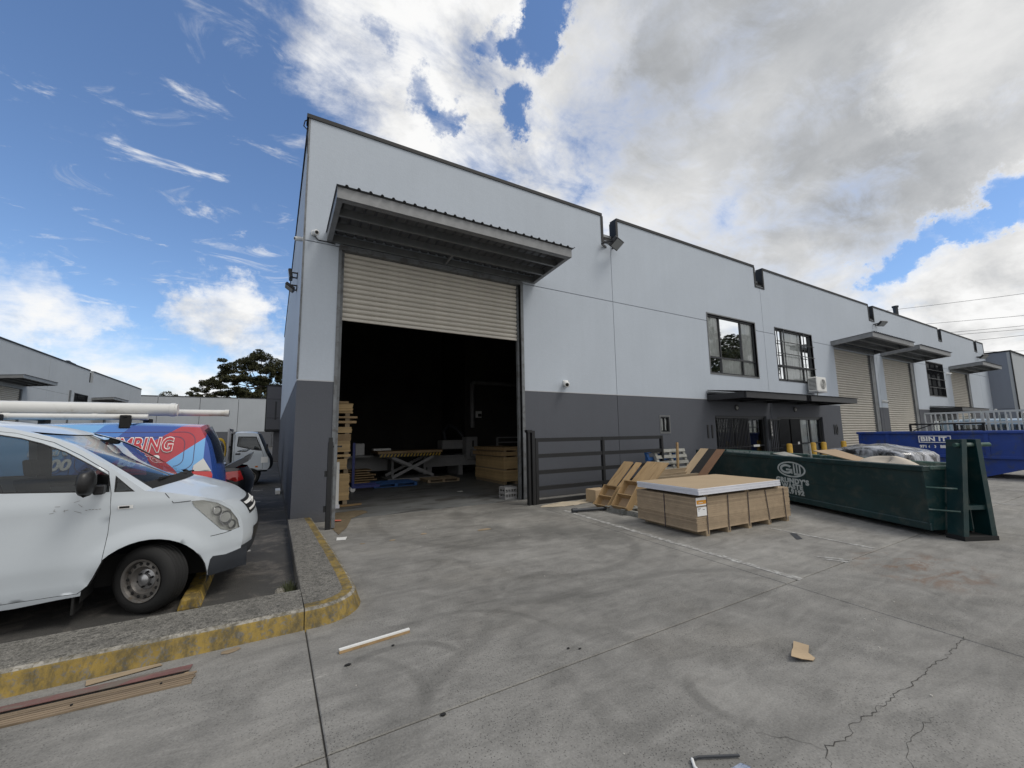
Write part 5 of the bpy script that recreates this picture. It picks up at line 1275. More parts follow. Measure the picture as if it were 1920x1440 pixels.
for y in (-.3, -BWD+.25): wall_box('skid', (.05, y-.04, 0.02), (BL-.1, y+.04, BZ0), M_RUB)
# faint pressed seam along the side
wall_box('weld_seam', (.05, .0005, .52), (BL-.1, .004, .528), M_GREEN)
# hook frame
for (yb, yt, nm) in ((-.20, -.38, 'hook_post'), (-.64, -.60, 'hook_post')):
    MB().add([(-.03, yb, .06), (-.235, yb, .06), (-.235, yt, 1.42), (-.03, yt, 1.42), (-.03, yb-.04, .06), (-.235, yb-.04, .06), (-.235, yt-.04, 1.42), (-.03, yt-.04, 1.42)],
             [(0,1,2,3),(7,6,5,4),(0,4,5,1),(1,5,6,2),(2,6,7,3),(3,7,4,0)]).build(nm, M_GREEN, gb)
    MB().add([(-.236, yb+.02, .06), (-.255, yb+.02, .06), (-.255, yt+.02, 1.42), (-.236, yt+.02, 1.42), (-.236, yb-.06, .06), (-.255, yb-.06, .06), (-.255, yt-.06, 1.42), (-.236, yt-.06, 1.42)],
             [(0,1,2,3),(7,6,5,4),(0,4,5,1),(1,5,6,2),(2,6,7,3),(3,7,4,0)]).build('post_flange', M_GREEN, gb)
wall_box('cross_plate', (-.23, -.63, .42), (-.05, -.27, .48), M_GREEN); wall_box('back_plate', (-.03, -.62, .08), (-.012, -.42, 1.40), M_GREEN)
MB().tube([(-.20, -.30, 1.34), (-.20, -.86, 1.34)], .030, 12).build('hook_bar', M_GREENW, gb, smooth=True)
for z in (.40, .72): MB().tube([(.0, .012, z), (-.24, -.20, z)], .011, 8).build('ladder_rung', M_GREENW, gb)
wall_box('foot', (-.27, -.70, .0), (-.03, -.17, .06), M_RUB)
# stencilled logo and lettering on the side (text runs towards the hook end)
def GBM(x, z): return frame_M((x, .003, z), (-1, 0, 0), (0, 0, 1))
def ring2d(a, b, c, d, n=40, t0=0, t1=2*pi):
    o = []; mb = MB(); pts = [[(a*cos(t0+(t1-t0)*i/n), b*sin(t0+(t1-t0)*i/n)), (c*cos(t0+(t1-t0)*i/n), d*sin(t0+(t1-t0)*i/n))] for i in range(n+1)]
    return pts
lo = MB(); Lx, Lz = 2.68, .755
def lp(u, v): return (Lx-u, .004, Lz+v)
rows = [[lp(*p), lp(*q_)] for p, q_ in ring2d(.40, .165, .355, .135)]
lo.grid(rows)
rows = [[lp(p[0]-.13, p[1]), lp(q_[0]-.13, q_[1])] for p, q_ in ring2d(.19, .10, .125, .055, 24, radians(40), radians(330))]; lo.grid(rows)
lo.add([lp(-.14, .01), lp(.04, .01), lp(.04, -.03), lp(-.14, -.03)], [(0, 1, 2, 3)]); lo.add([lp(0, .0), lp(.04, 0), lp(.04, -.09), lp(0, -.09)], [(0, 1, 2, 3)])
for (x0, x1) in ((.075, .115), (.155, .195), (.235, .275)): lo.add([lp(x0-.01, .125), lp(x1-.01, .125), lp(x1, -.10), lp(x0, -.10)], [(0, 1, 2, 3)])
lo.add([lp(.075, -.07), lp(.275, -.07), lp(.27, -.115), lp(.08, -.115)], [(0, 1, 2, 3)])
lo.build('logo', M_STENC, gb, normals=False)
text('lettering', "GRUNDY'S", .135, M_STENC, gb, GBM(2.69, .51), sx=1.30, bold=.008, spacing=1.12)
text('lettering', "WASTE", .135, M_STENC, gb, GBM(2.69, .395), sx=1.22, bold=.008, spacing=1.12)
text('lettering', "9633.9192", .125, M_STENC, gb, GBM(2.76, .285), sx=1.32, bold=.008, spacing=1.12)
# what lies in the bin
def rubbish(name, label, cat, build):
    t = thing(name, label, cat, (8.45+.436*1.9+.9*.6, 2.28+.9*1.9-.436*.6, .15), rz=RZB, group=None); build(t); return t
M_MDF = pbr('mdf board', (.30, .215, .135), .75, var=.10, vscale=3, fine=.10, bscale=40, objvar=.10)
M_MDFE = pbr('mdf board edge', (.345, .262, .175), .8, var=.15, vscale=7, fine=.12, bscale=60, objvar=.17)
M_PLY = pbr('plywood', (.36, .245, .125), .65, var=.18, vscale=3, stretch=(1, 6, 1), col2=(.24, .15, .07), c2amt=.4, c2scale=2, objvar=.15)
M_WOOD = pbr('weathered timber', (.26, .20, .13), .8, var=.3, vscale=4, stretch=(.6, 5, 5), objvar=.2)
M_WOODG = pbr('grey timber', (.27, .27, .25), .85, var=.25, vscale=5, stretch=(1, 5, 5), col2=(.17, .17, .15), c2scale=3, objvar=.15)
M_CARD = pbr('cardboard', (.40, .30, .19), .85, var=.10, vscale=4, objvar=.05)
M_SACK = pbr('pale sack cloth', (.52, .46, .38), .9, var=.12, vscale=5, bump=.5, bscale=18)
def f_(t):
    rows = []
    for i in range(15):
        th = pi*i/14; rows.append([(.62*cos(ph)*sin(th)**.8, .36*sin(ph)*sin(th)**.8, .30+.61*(cos(th)*.5+.5)**.8*(1+.1*sin(3*ph))) for ph in [2*pi*j/28 for j in range(29)]])
    MB().grid(rows).build('sack', M_SACK, t, smooth='all')
sk = thing('waste_sack', 'pale domed sack bulging out of the green bin', 'sack', (8.45+.436*.95+.9*.49, 2.28+.9*.95-.436*.49, .15), rz=RZB); f_(sk)
def board(name, label, cat, pts, th, mat, group=None, loc=None, edge=None):
    """A stiff sheet through four corners, th thick, its origin at the first corner."""
    P = [Vector(p) for p in pts]; n = (P[1]-P[0]).cross(P[3]-P[0]).normalized()*th; o = P[0]
    t = MB().add([tuple(p-o) for p in P]+[tuple(p+n-o) for p in P], [(0,3,2,1),(4,5,6,7),(0,1,5,4),(1,2,6,5),(2,3,7,6),(3,0,4,7)]).build(name, mat)
    t.location = o; tag(t, label, cat, group); return t
def GBW(x, y, z): return Vector((8.45+.436*x-.9*(-y)*-1*-1 if False else 8.45+.436*x-.9*y, 2.28+.9*x+.436*y, z))
board('waste_board', 'tan sheet of board sloping out of the middle of the green bin', 'board', [GBW(1.30, -.30, .97), GBW(1.30, -.62, .96), GBW(2.28, -.70, 1.17), GBW(2.28, -.2, 1.15)], .015, M_MDF)
board('waste_board', 'scrap of grey board in the far part of the green bin', 'board', [GBW(2.9, -.25, .96), GBW(2.95, -.6, .95), GBW(3.6, -.6, 1.06), GBW(3.6, -.3, 1.03)], .02, M_WOODG)
st_ = thing('waste_stick', 'thin pale stick poking up from the green bin', 'stick', tuple(GBW(3.0, -.8, .2))); MB().bar((0, 0, 0), (.12, .1, 1.08), .03).build('stick', M_WOODG, st_)
rb_ = MB()
for k in range(60):
    x, y = random.uniform(.3, 6.2), random.uniform(-.68, -.30); M = Matrix.Translation((x, y, random.uniform(.3, .68))) @ Matrix.Rotation(random.uniform(0, 6), 4, 'Z') @ Matrix.Rotation(random.uniform(-.7, .7), 4, 'X'); rb_.box((-.16, -.10, -.02), (.16, .10, .02), M)
rbo = rb_.build('rubble', M_WOODG, None, kind='stuff'); rbo.location = (8.45, 2.28, .05); rbo.rotation_euler = (0, 0, RZB); tag(rbo, 'loose offcuts and rubble filling the green bin', 'rubble')

# ---------------------------------------------------------------- blue bin
M_BLUE = pbr('blue bin paint', (.007, .038, .225), .45, var=.25, vscale=1.4, col2=(.03, .05, .13), c2amt=.45, c2scale=3.5, coat=.12, rvar=.12)
bb = thing('skip_bin', 'large blue skip bin with white framed lettering, behind the green bin', 'waste bin', (19.4, 4.0, 0))
MB().add([(0, 2.95, 1.40), (0, -7.0, 1.40), (0, -7.0, .64), (0, 2.95, .64), (.04, 2.95, 1.40), (.04, -7, 1.40), (.04, -7, .64), (.04, 2.95, .64)], [(0,1,2,3),(7,6,5,4),(0,4,5,1),(1,5,6,2),(2,6,7,3),(3,7,4,0)]).build('side_wall', M_BLUE, bb)
MB().prism([(2.8, .64), (1.9, .04), (-.15, .03), (-1.9, .62)], 0, .06, 2.1).build('hull', M_BLUE, bb); MB().prism([(-1.9, .64), (-2.0, .60), (-6.8, .60), (-6.9, .64)], 0, .06, 2.1).build('hull', M_BLUE, bb)
MB().box((2.1, -7.0, .64), (2.14, 2.95, 1.40)).build('side_wall', M_BLUE, bb); MB().box((.041, 2.91, .64), (2.099, 2.95, 1.40)).build('end_wall', M_BLUE, bb)
MB().box((-.07, -7.0, 1.38), (.06, 3.0, 1.47)).build('top_rail', M_BLUE, bb, bevel=.015); MB().box((2.09, -7.0, 1.38), (2.2, 3.0, 1.47)).build('top_rail', M_BLUE, bb, bevel=.015); MB().box((.061, 2.88, 1.385), (2.089, 3.0, 1.465)).build('top_rail', M_BLUE, bb)
MB().box((-.05, -7.0, .60), (.05, 2.98, .70)).build('chine_rail', M_BLUE, bb, bevel=.012)
for y in (2.90, 2.10, .95, -.30, -1.1, -2.4): MB().box((-.045, y-.05, .701), (-.001, y+.05, 1.379)).build('rib', M_BLUE, bb)
MB().box((.1, -7.2, .3), (2.0, -7.01, 1.3)).build('end_gate', M_BLUE, bb); MB().box((.3, -.2, 0), (1.8, 1.6, .03)).build('skid', M_RUB, bb); MB().box((.3, -6.6, 0), (1.8, -4.5, .6)).build('skid', M_RUB, bb)
def BBM(y, z): return frame_M((-.052, y, z), (0, -1, 0), (0, 0, 1))
BBF = frame_M((-.052, .86, 1.20), (0, -1, 0), (0, 0, 1))
board_ = MB().box((-.050, .45, 1.075), (-.003, 1.28, 1.335)).build('sign_panel', M_BLUE, bb)
fr = MB()
for a in ((.47, .49, 1.09, 1.32), (1.24, 1.26, 1.09, 1.32), (.49, 1.24, 1.09, 1.11), (.49, 1.24, 1.30, 1.32)): fr.box((-.055, a[0], a[2]), (-.0505, a[1], a[3]))
fr.build('sign_border', M_LETW, bb, kind='stuff')
text('lettering', 'BIN IT.', .20, M_LETW, bb, frame_M((-.054, .865, 1.205), (0, -1, 0), (0, 0, 1)), sx=1.12, bold=.008, spacing=1.05)
text('lettering', '971 640   BINIT', .125, M_LETW, bb, frame_M((-.005, .86, .955), (0, -1, 0), (0, 0, 1)), sx=.98, bold=.007)
hr = thing('folding_frame', 'black steel frame standing on the rim of the blue bin', 'frame', (20.6, 4.0, 1.2))
fm = MB()
for y in (1.78, .62, -.05): fm.bar((0, y, 0), (0, y, .52), .06)
fm.bar((0, 1.80, .52), (0, -.10, .52), .05); fm.bar((0, 1.72, .28), (0, 1.2, .50), .03); fm.bar((0, .1, .26), (0, -.05, .02), .03); fm.bar((0, .62, .3), (0, -.05, .3), .04)
fm.build('frame', M_RUB, hr)

# ---------------------------------------------------------------- glazing racks and the pale van behind the blue bin
M_RACK = pbr('galvanised rack', (.50, .52, .53), .45, .3, var=.15)
for k, (y0, y1, lab) in enumerate(((6.75, 5.0, 'left galvanised glazing rack behind the blue bin'), (4.95, 3.4, 'middle galvanised glazing rack behind the blue bin'), (3.35, .6, 'right galvanised glazing rack in front of the pale van'))):
    t = thing('glazing_rack', lab, 'rack', (26.0, y0, 0), group='galvanised glazing racks'); L_ = y0-y1
    for x in (0, .8):
        for z in (2.24, 1.78, .3): MB().bar((x, 0, z), (x, -L_, z), .06).build('rail', M_RACK, t)
        nn = 5 if k < 2 else 7
        for i in range(nn+1): MB().bar((x, -L_*i/nn, .05), (x, -L_*i/nn, 2.21), .045).build('post', M_RACK, t)
    if k < 2:
        for i in (1, 3): MB().box((.42, -L_*(i+.95)/5, .4), (.44, -L_*(i+.1)/5, 2.1)).build('glass_sheet', M_GLASS, t)
pv = thing('parked_van', 'pale blue van half hidden behind the racks on the far right', 'van', (28.9, 3.4, 0), rz=-pi/2)
M_PALEB = pbr('pale blue paint', (.36, .47, .58), .3, coat=.5)
PS = [(.95, .3), (1.0, .7), (.9, 1.0), (.2, 1.2), (-.5, 1.75), (-.8, 1.88), (-3.2, 1.88), (-3.35, 1.5), (-3.4, .35)]; PC = [(1.05, .3), (1.1, .7), (1.0, 1.02), (.3, 1.25), (-.42, 1.82), (-.8, 1.95), (-3.2, 1.95), (-3.4, 1.5), (-3.45, .35)]
pwf = lambda x, z: .86-(.13*((z-1)/.9)**1.5 if z > 1 else 0)-(.15*((x-.3)/.7)**2 if x > .3 else 0)
pb_ = [tuple(v) for v in smooth_line(PS, 3)]; pw1 = [(-.05, 1.2), (-.62, 1.66), (-1.2, 1.70), (-1.2, 1.18)]; pw2 = [(-1.3, 1.18), (-1.3, 1.70), (-2.9, 1.70), (-2.95, 1.18)]
pp = pb_+arch_pts(-2.6, .25, .38, .3, False, 12)+arch_pts(0, .25, .38, .3, False, 12)
for sgn in (-1, 1):
    side_patch(pp, [pw1, pw2], pwf, sgn, .12).build('body_side', M_PALEB, pv, smooth='all')
    for q_ in (pw1, pw2): side_patch(q_, [], pwf, sgn, .15, -.01).build('window', M_TINT, pv, smooth='all')
    for wx in (0, -2.6): make_wheel(pv, 'wheel', (wx, sgn*.74, .32), r=.32, wd=.2, flip=1 if sgn < 0 else -1)
MB().grid(patch_rows(PS[:4], PC[:4], pwf, k=3)).build('bonnet', M_PALEB, pv, smooth='all'); MB().grid(patch_rows(PS[3:6], PC[3:6], pwf, k=3)).build('windscreen', M_TINT, pv, smooth='all'); MB().grid(patch_rows(PS[5:], PC[5:], pwf, k=3)).build('roof', M_PALEB, pv, smooth='all')
MB().box((-3.2, -.55, .25), (.8, .55, .6)).build('underbody', M_RUB, pv)
# plastic-wrapped goods on a pallet between the bins
cp = thing('wrapped_goods', 'heap of goods under shiny clear and black plastic behind the green bin', 'pallet load', (14.4, 4.75, 0), rz=1.2)
M_FILM = pbr('crumpled plastic film', (.40, .41, .44), .18, .0, col2=(.018, .018, .02), c2amt=.75, c2scale=2.6, coat=.5, bump=1.0, bscale=8, stretch=(1, 3.2, 1))
rows = []
for i in range(26):
    v = i/25; r = []
    for j in range(49):
        a = 2*pi*j/48; sx_ = (abs(cos(a))**.55)*(1 if cos(a) >= 0 else -1); sy_ = (abs(sin(a))**.55)*(1 if sin(a) >= 0 else -1)
        k = min(1, v*1.6); rr = 1.0 if v > .4 else (v/.4)**.8
        z = 1.13*(1-max(0, v-.35)/.65) if v > .35 else 1.13+.07*(1-v/.35)
        p = Vector((1.18*sx_*rr, .72*sy_*rr, z)); p += Vector((mnoise.noise(p*2.3), mnoise.noise(p*2.3+Vector((5, 0, 0))), mnoise.noise(p*2.1+Vector((0, 9, 0)))*.7))*.11
        p.z = max(.1, p.z-.12*abs(sx_)*rr); r.append(tuple(p))
    rows.append(r)
MB().grid(rows).build('film', M_FILM, cp, smooth='all')
MB().box((-.95, -.52, .10), (.95, .52, .88)).build('goods', M_CARD, cp); MB().box((-1.15, -.7, 0), (1.15, .7, .1)).build('pallet', M_WOOD, cp)
# bollards before the entries
M_BOLL = pbr('yellow bollard paint', (.50, .30, .035), .55, var=.15, vscale=6, col2=(.2, .13, .04), c2amt=.3, c2scale=9)
for k, (x, lab) in enumerate(((14.9, 'yellow bollard before the gap between the entries, leftmost of four'), (16.5, 'yellow bollard left of the closest pair by the curtained entry'), (17.27, 'yellow bollard right of the closest pair by the curtained entry'), (18.85, 'yellow bollard in front of the first closed shutter, rightmost of four'))):
    t = thing('bollard', lab, 'bollard', (x, 7.25, 0), group='yellow bollards along the entries')
    MB().lathe([(.085, 0), (.085, 1.09), (.07, 1.13), (0, 1.14)], 16, axis=2).build('post', M_BOLL, t, smooth=True); MB().lathe([(.13, 0), (.13, .012), (.086, .014)], 16, axis=2).build('base_plate', M_GREYPL, t)

# ---------------------------------------------------------------- board pack with the white boards on top
pk = thing('board_pack', 'strapped pack of brown boards on bearers in the yard', 'board stack', (5.62, 4.13, 0), rz=radians(-3.2))
NS = 16; SH = .50/NS
for k in range(NS):
    ox, oy = random.uniform(-.009, .009), random.uniform(-.003, .003)
    MB().box((ox, oy, .08+k*SH+.0011), (2.42+ox, 1.24+oy, .08+(k+1)*SH-.0011)).build('sheet', M_MDFE if k < NS-1 else M_MDFE, pk)
for x in (.22, .72, 1.24, 1.78, 2.30): MB().box((x-.04, -.01, .0), (x+.04, 1.25, .079)).build('bearer', M_WOOD, pk)
M_STRAP = pbr('steel strap', (.10, .085, .09), .4, .5)
for xa, xb in ((.23, .23), (.74, .72), (1.25, 1.24), (1.72, 1.80), (2.24, 2.27)):
    MB().add([(xa-.009, -.012, .582), (xa+.009, -.012, .582), (xb+.009, -.012, .03), (xb-.009, -.012, .03), (xa-.009, -.010, .582), (xa+.009, -.010, .582), (xb+.009, -.010, .03), (xb-.009, -.010, .03)], [(0,1,2,3),(7,6,5,4),(0,4,5,1),(1,5,6,2),(2,6,7,3),(3,7,4,0)]).build('strap', M_STRAP, pk)
MB().box((-.0115, .60, .05), (-.0095, .618, .582)).build('strap', M_STRAP, pk)
for x in (.26, 1.28, 2.1): MB().box((x-.05, .02, .5815), (x+.05, 1.2, .628)).build('spacer', M_WOOD, pk)
tgm = [pbr('paper label', (.74, .74, .74), .6), pbr('orange label', (.62, .28, .03), .6), pbr('label print', (.05, .05, .06), .6)]
lb = MB().box((-.012, -.0145, .462), (.215, -.0135, .585)).build('label', tgm[0], pk); MB().box((.0, -.0155, .485), (.214, -.0146, .545)).build('orange_band', tgm[1], lb); MB().box((.04, -.0165, .505), (.14, -.0156, .513)).build('print_line', tgm[0], lb)
lb2 = MB().box((.005, -.0145, .31), (.215, -.0135, .44)).build('label', tgm[0], pk)
for a, b, z in ((.02, .09, .422), (.02, .07, .405), (.03, .05, .385), (.13, .18, .40)): MB().box((a, -.0155, z), (b, -.0146, z+.006)).build('print_line', tgm[2], lb2)
wb = thing('white_board_stack', 'white edged boards with a brown top sheet lying on the strapped pack', 'board stack', (5.60, 4.06, .628), rz=radians(-2.4))
M_WBD = pbr('white laminated board', (.66, .67, .72), .35, var=.04, vscale=2)
for k in range(5):
    o = random.uniform(-.006, .006); MB().box((o, -o, k*.0195+.0008), (2.14+o, 1.26-o, (k+1)*.0195-.0004)).build('board', M_WBD, wb, bevel=.003)
MB().box((.012, .012, .0976), (2.13, 1.25, .1006)).build('top_sheet', pbr('brown cover sheet', (.37, .275, .17), .7, var=.08, vscale=2, fine=.05), wb)

# ---------------------------------------------------------------- boards leaning in the yard, timber, pallets, gate
def lean(label, y0, y1, bx, tx, tz, th, mat, z0=0.0, name='leaning_board', group='boards leaning beside the gate', skew=.0):
    return board(name, label, 'board', [(bx+skew, y1, z0), (bx, y0, z0), (tx, y0, tz), (tx+skew, y1, tz)], th, mat, group)
lean('tan board leaning behind the others, nearest the gate', 7.30, 7.02, 6.32, 7.36, .90, .03, M_PLY)
lean('narrow tan board leaning in the middle of the row', 7.00, 6.84, 6.36, 7.44, .89, .03, M_PLY)
lean('wide tan board leaning at the right of the row', 6.82, 6.22, 6.42, 7.62, .91, .03, M_PLY)
# low carcasses leaning in front
def carcass(label, y0, y1, x0, ln, z0):
    t = thing('shelf_carcass', label, 'carcass', (x0, y0, z0), group='empty carcasses leaning in the yard'); a = radians(50); M = Matrix.Rotation(-a, 4, 'Y'); w_ = y0-y1
    for yy in (0, -w_): MB().box((0, yy-.009, 0), (ln, yy+.009, .15), M).build('side_panel', M_PLY, t)
    for xx in (.0, ln*.45, ln-.018): MB().box((xx, -w_+.0095, 0), (xx+.018, -.0095, .15), M).build('shelf', M_PLY, t)
    MB().box((0.019, -w_+.0095, -.01), (ln-.019, -.0095, -.001), M).build('back_panel', M_MDF, t)
carcass('open brown carcass leaning lowest, beside the board pack', 6.30, 5.90, 6.05, .62, .05)
carcass('open brown carcass leaning left of the lowest one', 6.85, 6.45, 6.08, .50, .0)
bx = thing('cardboard_box', 'plain brown carton on the ground against the gate', 'carton', (6.42, 7.42, 0)); MB().box((0, -.12, 0), (.42, .22, .29)).build('carton', M_CARD, bx, bevel=.006); MB().box((.0, -.1215, .0), (.42, -.1205, .03)).build('flap', M_CARD, bx)
sd = thing('low_skid', 'dark timber skid flat on the ground left of the board pack', 'skid', (5.95, 5.55, 0))
for x in (0.06, .5): MB().box((x, -.1, 0), (x+.09, 1.0, .09)).build('bearer', M_WOODG, sd)
for y in (-.08, .4, .85): MB().box((0, y, .091), (.75, y+.1, .11)).build('plank', M_WOODG, sd)
tc = thing('timber_stack', 'low stack of timbers behind the leaning boards', 'timber stack', (7.55, 6.55, 0), rz=.03)
for k in range(3):
    MB().box((.3+k*.85, -.1, 0), (.39+k*.85, .9, .36)).build('bearer', M_WOOD, tc)
for j, (y, z, l0, l1) in enumerate(((.05, .361, -.2, 2.2), (.20, .361, -.1, 2.3), (.38, .361, .1, 2.3), (.60, .361, 0, 2.35), (.12, .452, .1, 2.2), (.55, .452, .5, 2.4), (.62, .543, .9, 2.5))): MB().box((l0, y, z), (l1, y+.09, z+.088)).build('rail', M_WOOD, tc)
gs = thing('upright_batten', 'pale upright timber batten against the dark wall', 'batten', (9.82, 7.72, 0)); MB().bar((0, 0, 0), (.05, .0, 1.29), .06, .045).build('batten', M_PLY, gs)
def pallet(t, L_, W_, n, mat, matb=None, thick=.018, h=.11):
    for x in (.05, L_/2, L_-.05): MB().box((x-.045, 0, .019), (x+.045, W_, .019+h-.037)).build('bearer', matb or mat, t)
    for k in range(n):
        y = (W_-.09)*k/(n-1); MB().box((0, y, h-.017), (L_, y+.09, h+.002)).build('slat', mat, t)
        if k % 2 == 0: MB().box((0, y, 0), (L_, y+.09, .018)).build('slat', mat, t)
gp = thing('pallet', 'grey slatted pallet stood on edge against the dark wall', 'pallet', (9.22, 7.75, 0)); gp.rotation_euler = (radians(72), 0, 0); pallet(gp, 1.3, 1.12, 7, M_WOODG)
M_BLUEP = pbr('blue pallet paint', (.02, .09, .27), .7, var=.3, vscale=6)
bp_ = thing('pallet', 'blue painted pallet stood on edge behind the grey one', 'pallet', (9.05, 7.93, 0)); bp_.rotation_euler = (radians(74), 0, 0); pallet(bp_, 1.2, 1.10, 6, M_BLUEP)
for k, (ya, yb, mt, lab) in enumerate(((7.30, 7.02, M_CARD, 'grey brown sheet leaning on the far end of the green bin'), (6.99, 6.72, M_RUB, 'black sheet leaning on the green bin between two brown ones'), (6.69, 6.44, pbr('brown sheet', (.16, .085, .045), .7, var=.15), 'reddish brown sheet leaning on the green bin'))):
    o_ = (7.3-ya)*.32; board('leaning_sheet', lab, 'sheet', [(8.72-o_, yb, 0), (8.72-o_*.8, ya, 0), (10.30-o_, ya, 1.12), (10.25-o_, yb, 1.12)], .02, mt, 'sheets leaning on the green bin')
# sliding gate folded back along the wall
M_GATE = pbr('dark gate steel', (.015, .016, .018), .5, .2, var=.2, vscale=3)
gt = thing('steel_gate', 'dark steel rail gate standing open in front of the dark wall', 'gate', (5.22, 7.95, 0))
for z in (1.445, 1.08, .71, .35, .046): MB().box((.071, -.03, z-.045), (4.25, .03, z+.045)).build('rail', M_GATE, gt)
for x in (.035, 2.07, 4.27): MB().box((x-.035, -.04, 0), (x+.035, .04, 1.49)).build('stile', M_GATE, gt)
gpo = thing('gate_post', 'dark twin gate post at the right of the open doorway', 'gate post', (5.10, 7.95, 0))
MB().box((-.085, -.045, 0), (-.03, .045, 1.62)).build('post', M_GATE, gpo); MB().box((.02, -.05, 0), (.10, .05, 1.66)).build('post', M_GATE, gpo); MB().box((-.11, -.06, 1.62), (.02, .06, 1.68)).build('latch_box', M_GATE, gpo)
gpl = thing('gate_post', 'dark hinge post at the left of the doorway behind the kerb', 'gate post', (.90, 7.95, 0))
MB().box((-.05, -.045, 0), (.03, .045, 1.50)).build('post', M_GATE, gpl); MB().box((.045, -.03, .02), (.10, .03, 1.46)).build('post', M_JAMB, gpl); MB().box((-.04, -.04, 1.5), (.02, .04, 1.58)).build('cap', M_GATE, gpl); MB().bar((-.02, 0, 1.42), (.18, .0, 1.42), .03).build('hinge_arm', M_GATE, gpl); MB().bar((-.09, 0, .95), (-.05, 0, .95), .05, .1).build('hinge', M_GATE, gpl); MB().bar((-.09, 0, .35), (-.05, 0, .35), .05, .1).build('hinge', M_GATE, gpl)

# ---------------------------------------------------------------- small things on the ground
sc1 = thing('trim_stick', 'long white edged timber strip lying on the concrete', 'strip', (.50, 3.46, 0)); MB().bar((0, 0, .011), (.54, .05, .011), .022, .020).build('timber', M_PLY, sc1); MB().bar((0, 0.003, .026), (.54, .053, .026), .026, .010).build('white_face', M_WHITE, sc1)
def litter(name, label, cat, pts, mat, lift=.006, curl=.02, group=None):
    c = Vector((sum(p[0] for p in pts)/len(pts), sum(p[1] for p in pts)/len(pts), 0)); V, F = fill2d(pts, (), .05)
    vs = [(v.x-c.x, v.y-c.y, lift+curl*max(0, mnoise.noise(Vector((v.x*5, v.y*5, 3))))+curl*((v.x-c.x)**2+(v.y-c.y)**2)*6) for v in V]; n = len(vs)
    o = MB().add(vs+[(x, y, z-.003) for x, y, z in vs], list(F)+[tuple(i+n for i in f[::-1]) for f in F]).build(name, mat); o.location = c; return tag(o, label, cat, group)
litter('cardboard_scrap', 'bent L shaped piece of brown cardboard on the open concrete', 'cardboard', [(3.47, 1.79), (3.50, 1.70), (3.39, 1.655), (3.36, 1.60), (3.31, 1.59), (3.24, 1.625), (3.18, 1.665)], M_CARD, .008, .05)
litter('cardboard_scrap', 'small square of tan board beside the ply strips', 'cardboard', [(-.50, 3.71), (-.43, 3.76), (-.385, 3.665), (-.455, 3.625)], M_CARD, .006, .0)
litter('paper_scrap', 'white sheet of paper by the end of the yellow kerb', 'paper', [(.95, 7.22), (1.10, 7.18), (1.05, 7.0), (.92, 7.03)], M_WHITE, .005, .01)
litter('plastic_scrap', 'pink plastic scrap in the doorway corner', 'scrap', [(1.08, 8.62), (1.20, 8.58), (1.18, 8.48), (1.07, 8.52)], pbr('pink plastic', (.55, .14, .10), .5), .02, .02)
litter('tape_scrap', 'dark grey strip of tape lying between the pack and the green bin', 'tape', [(7.0, 3.52), (7.12, 3.50), (6.80, 3.25), (6.69, 3.28)], M_GREYPL, .004, .0)
for k, (x, y, r) in enumerate(((3.17, 6.41, .10), (2.2, 6.7, .05), (1.67, 6.57, .04), (1.23, 6.62, .035), (-.20, 3.94, .05))):
    pts = [(x+r*random.uniform(.6, 1.2)*cos(a)*1.4, y+r*random.uniform(.5, 1)*sin(a)) for a in [2*pi*i/7 for i in range(7)]]
    litter('wood_scrap', ['pale ragged wood scrap in the doorway lane', 'thin brown splinter right of the doorway kerb', 'brown sliver left of the doorway lane', 'brown chip nearest the kerb end', 'tan chip against the kerb face'][k], 'scrap', pts, M_WOOD, .004, .006, 'wood scraps on the concrete')
for k, (x, y, r) in enumerate(((.53, 3.26, .022), (.87, 3.36, .012), (.92, 2.42, .016), (1.98, 2.62, .014), (2.05, 2.57, .012))):
    pts = [(x+r*random.uniform(.6, 1.3)*cos(a), y+r*random.uniform(.5, 1)*sin(a)) for a in [2*pi*i/7 for i in range(7)]]
    litter('rubber_crumb', ['black crumb just below the white edged strip', 'tiny black crumb beside the strip', 'black crumb on the near slab', 'dark crumb left of the pair by the joint', 'dark crumb right of the pair by the joint'][k], 'crumb', pts, M_RUB, .008, .0, 'black crumbs on the concrete')
bt = MB()
for k in range(70):
    x, y = random.uniform(.4, 8), random.uniform(.5, 8); s = random.uniform(.002, .006); bt.box((x-s, y-s, 0), (x+s, y+s, s), None)
bo = bt.build('grit', pbr('pale grit', (.42, .40, .36), .8), None, kind='stuff'); tag(bo, 'pale grit scattered over the concrete', 'grit')
wr = thing('bent_wire', 'bent grey metal rod with a white end at the bottom edge', 'wire', (1.84, 1.45, 0)); MB().tube([(-.05, -.14, .01), (-.03, -.02, .012), (.0, .02, .012), (.04, .012, .012), (.22, -.085, .012)], .006, 8).build('rod', M_GREYPL, wr, smooth=True); MB().tube([(-.052, -.142, .012), (-.032, -.02, .014), (.0, .018, .014)], .0075, 8).build('white_sleeve', M_WHITE, wr, smooth=True)
litter('plastic_scrap', 'crumpled blue and white wrapper beside the bent rod', 'wrapper', [(1.94, 1.34), (2.02, 1.335), (2.03, 1.29), (1.95, 1.28)], pbr('blue wrapper', (.30, .34, .42), .4, col2=(.08, .11, .2), c2amt=.5, c2scale=40), .012, .05)
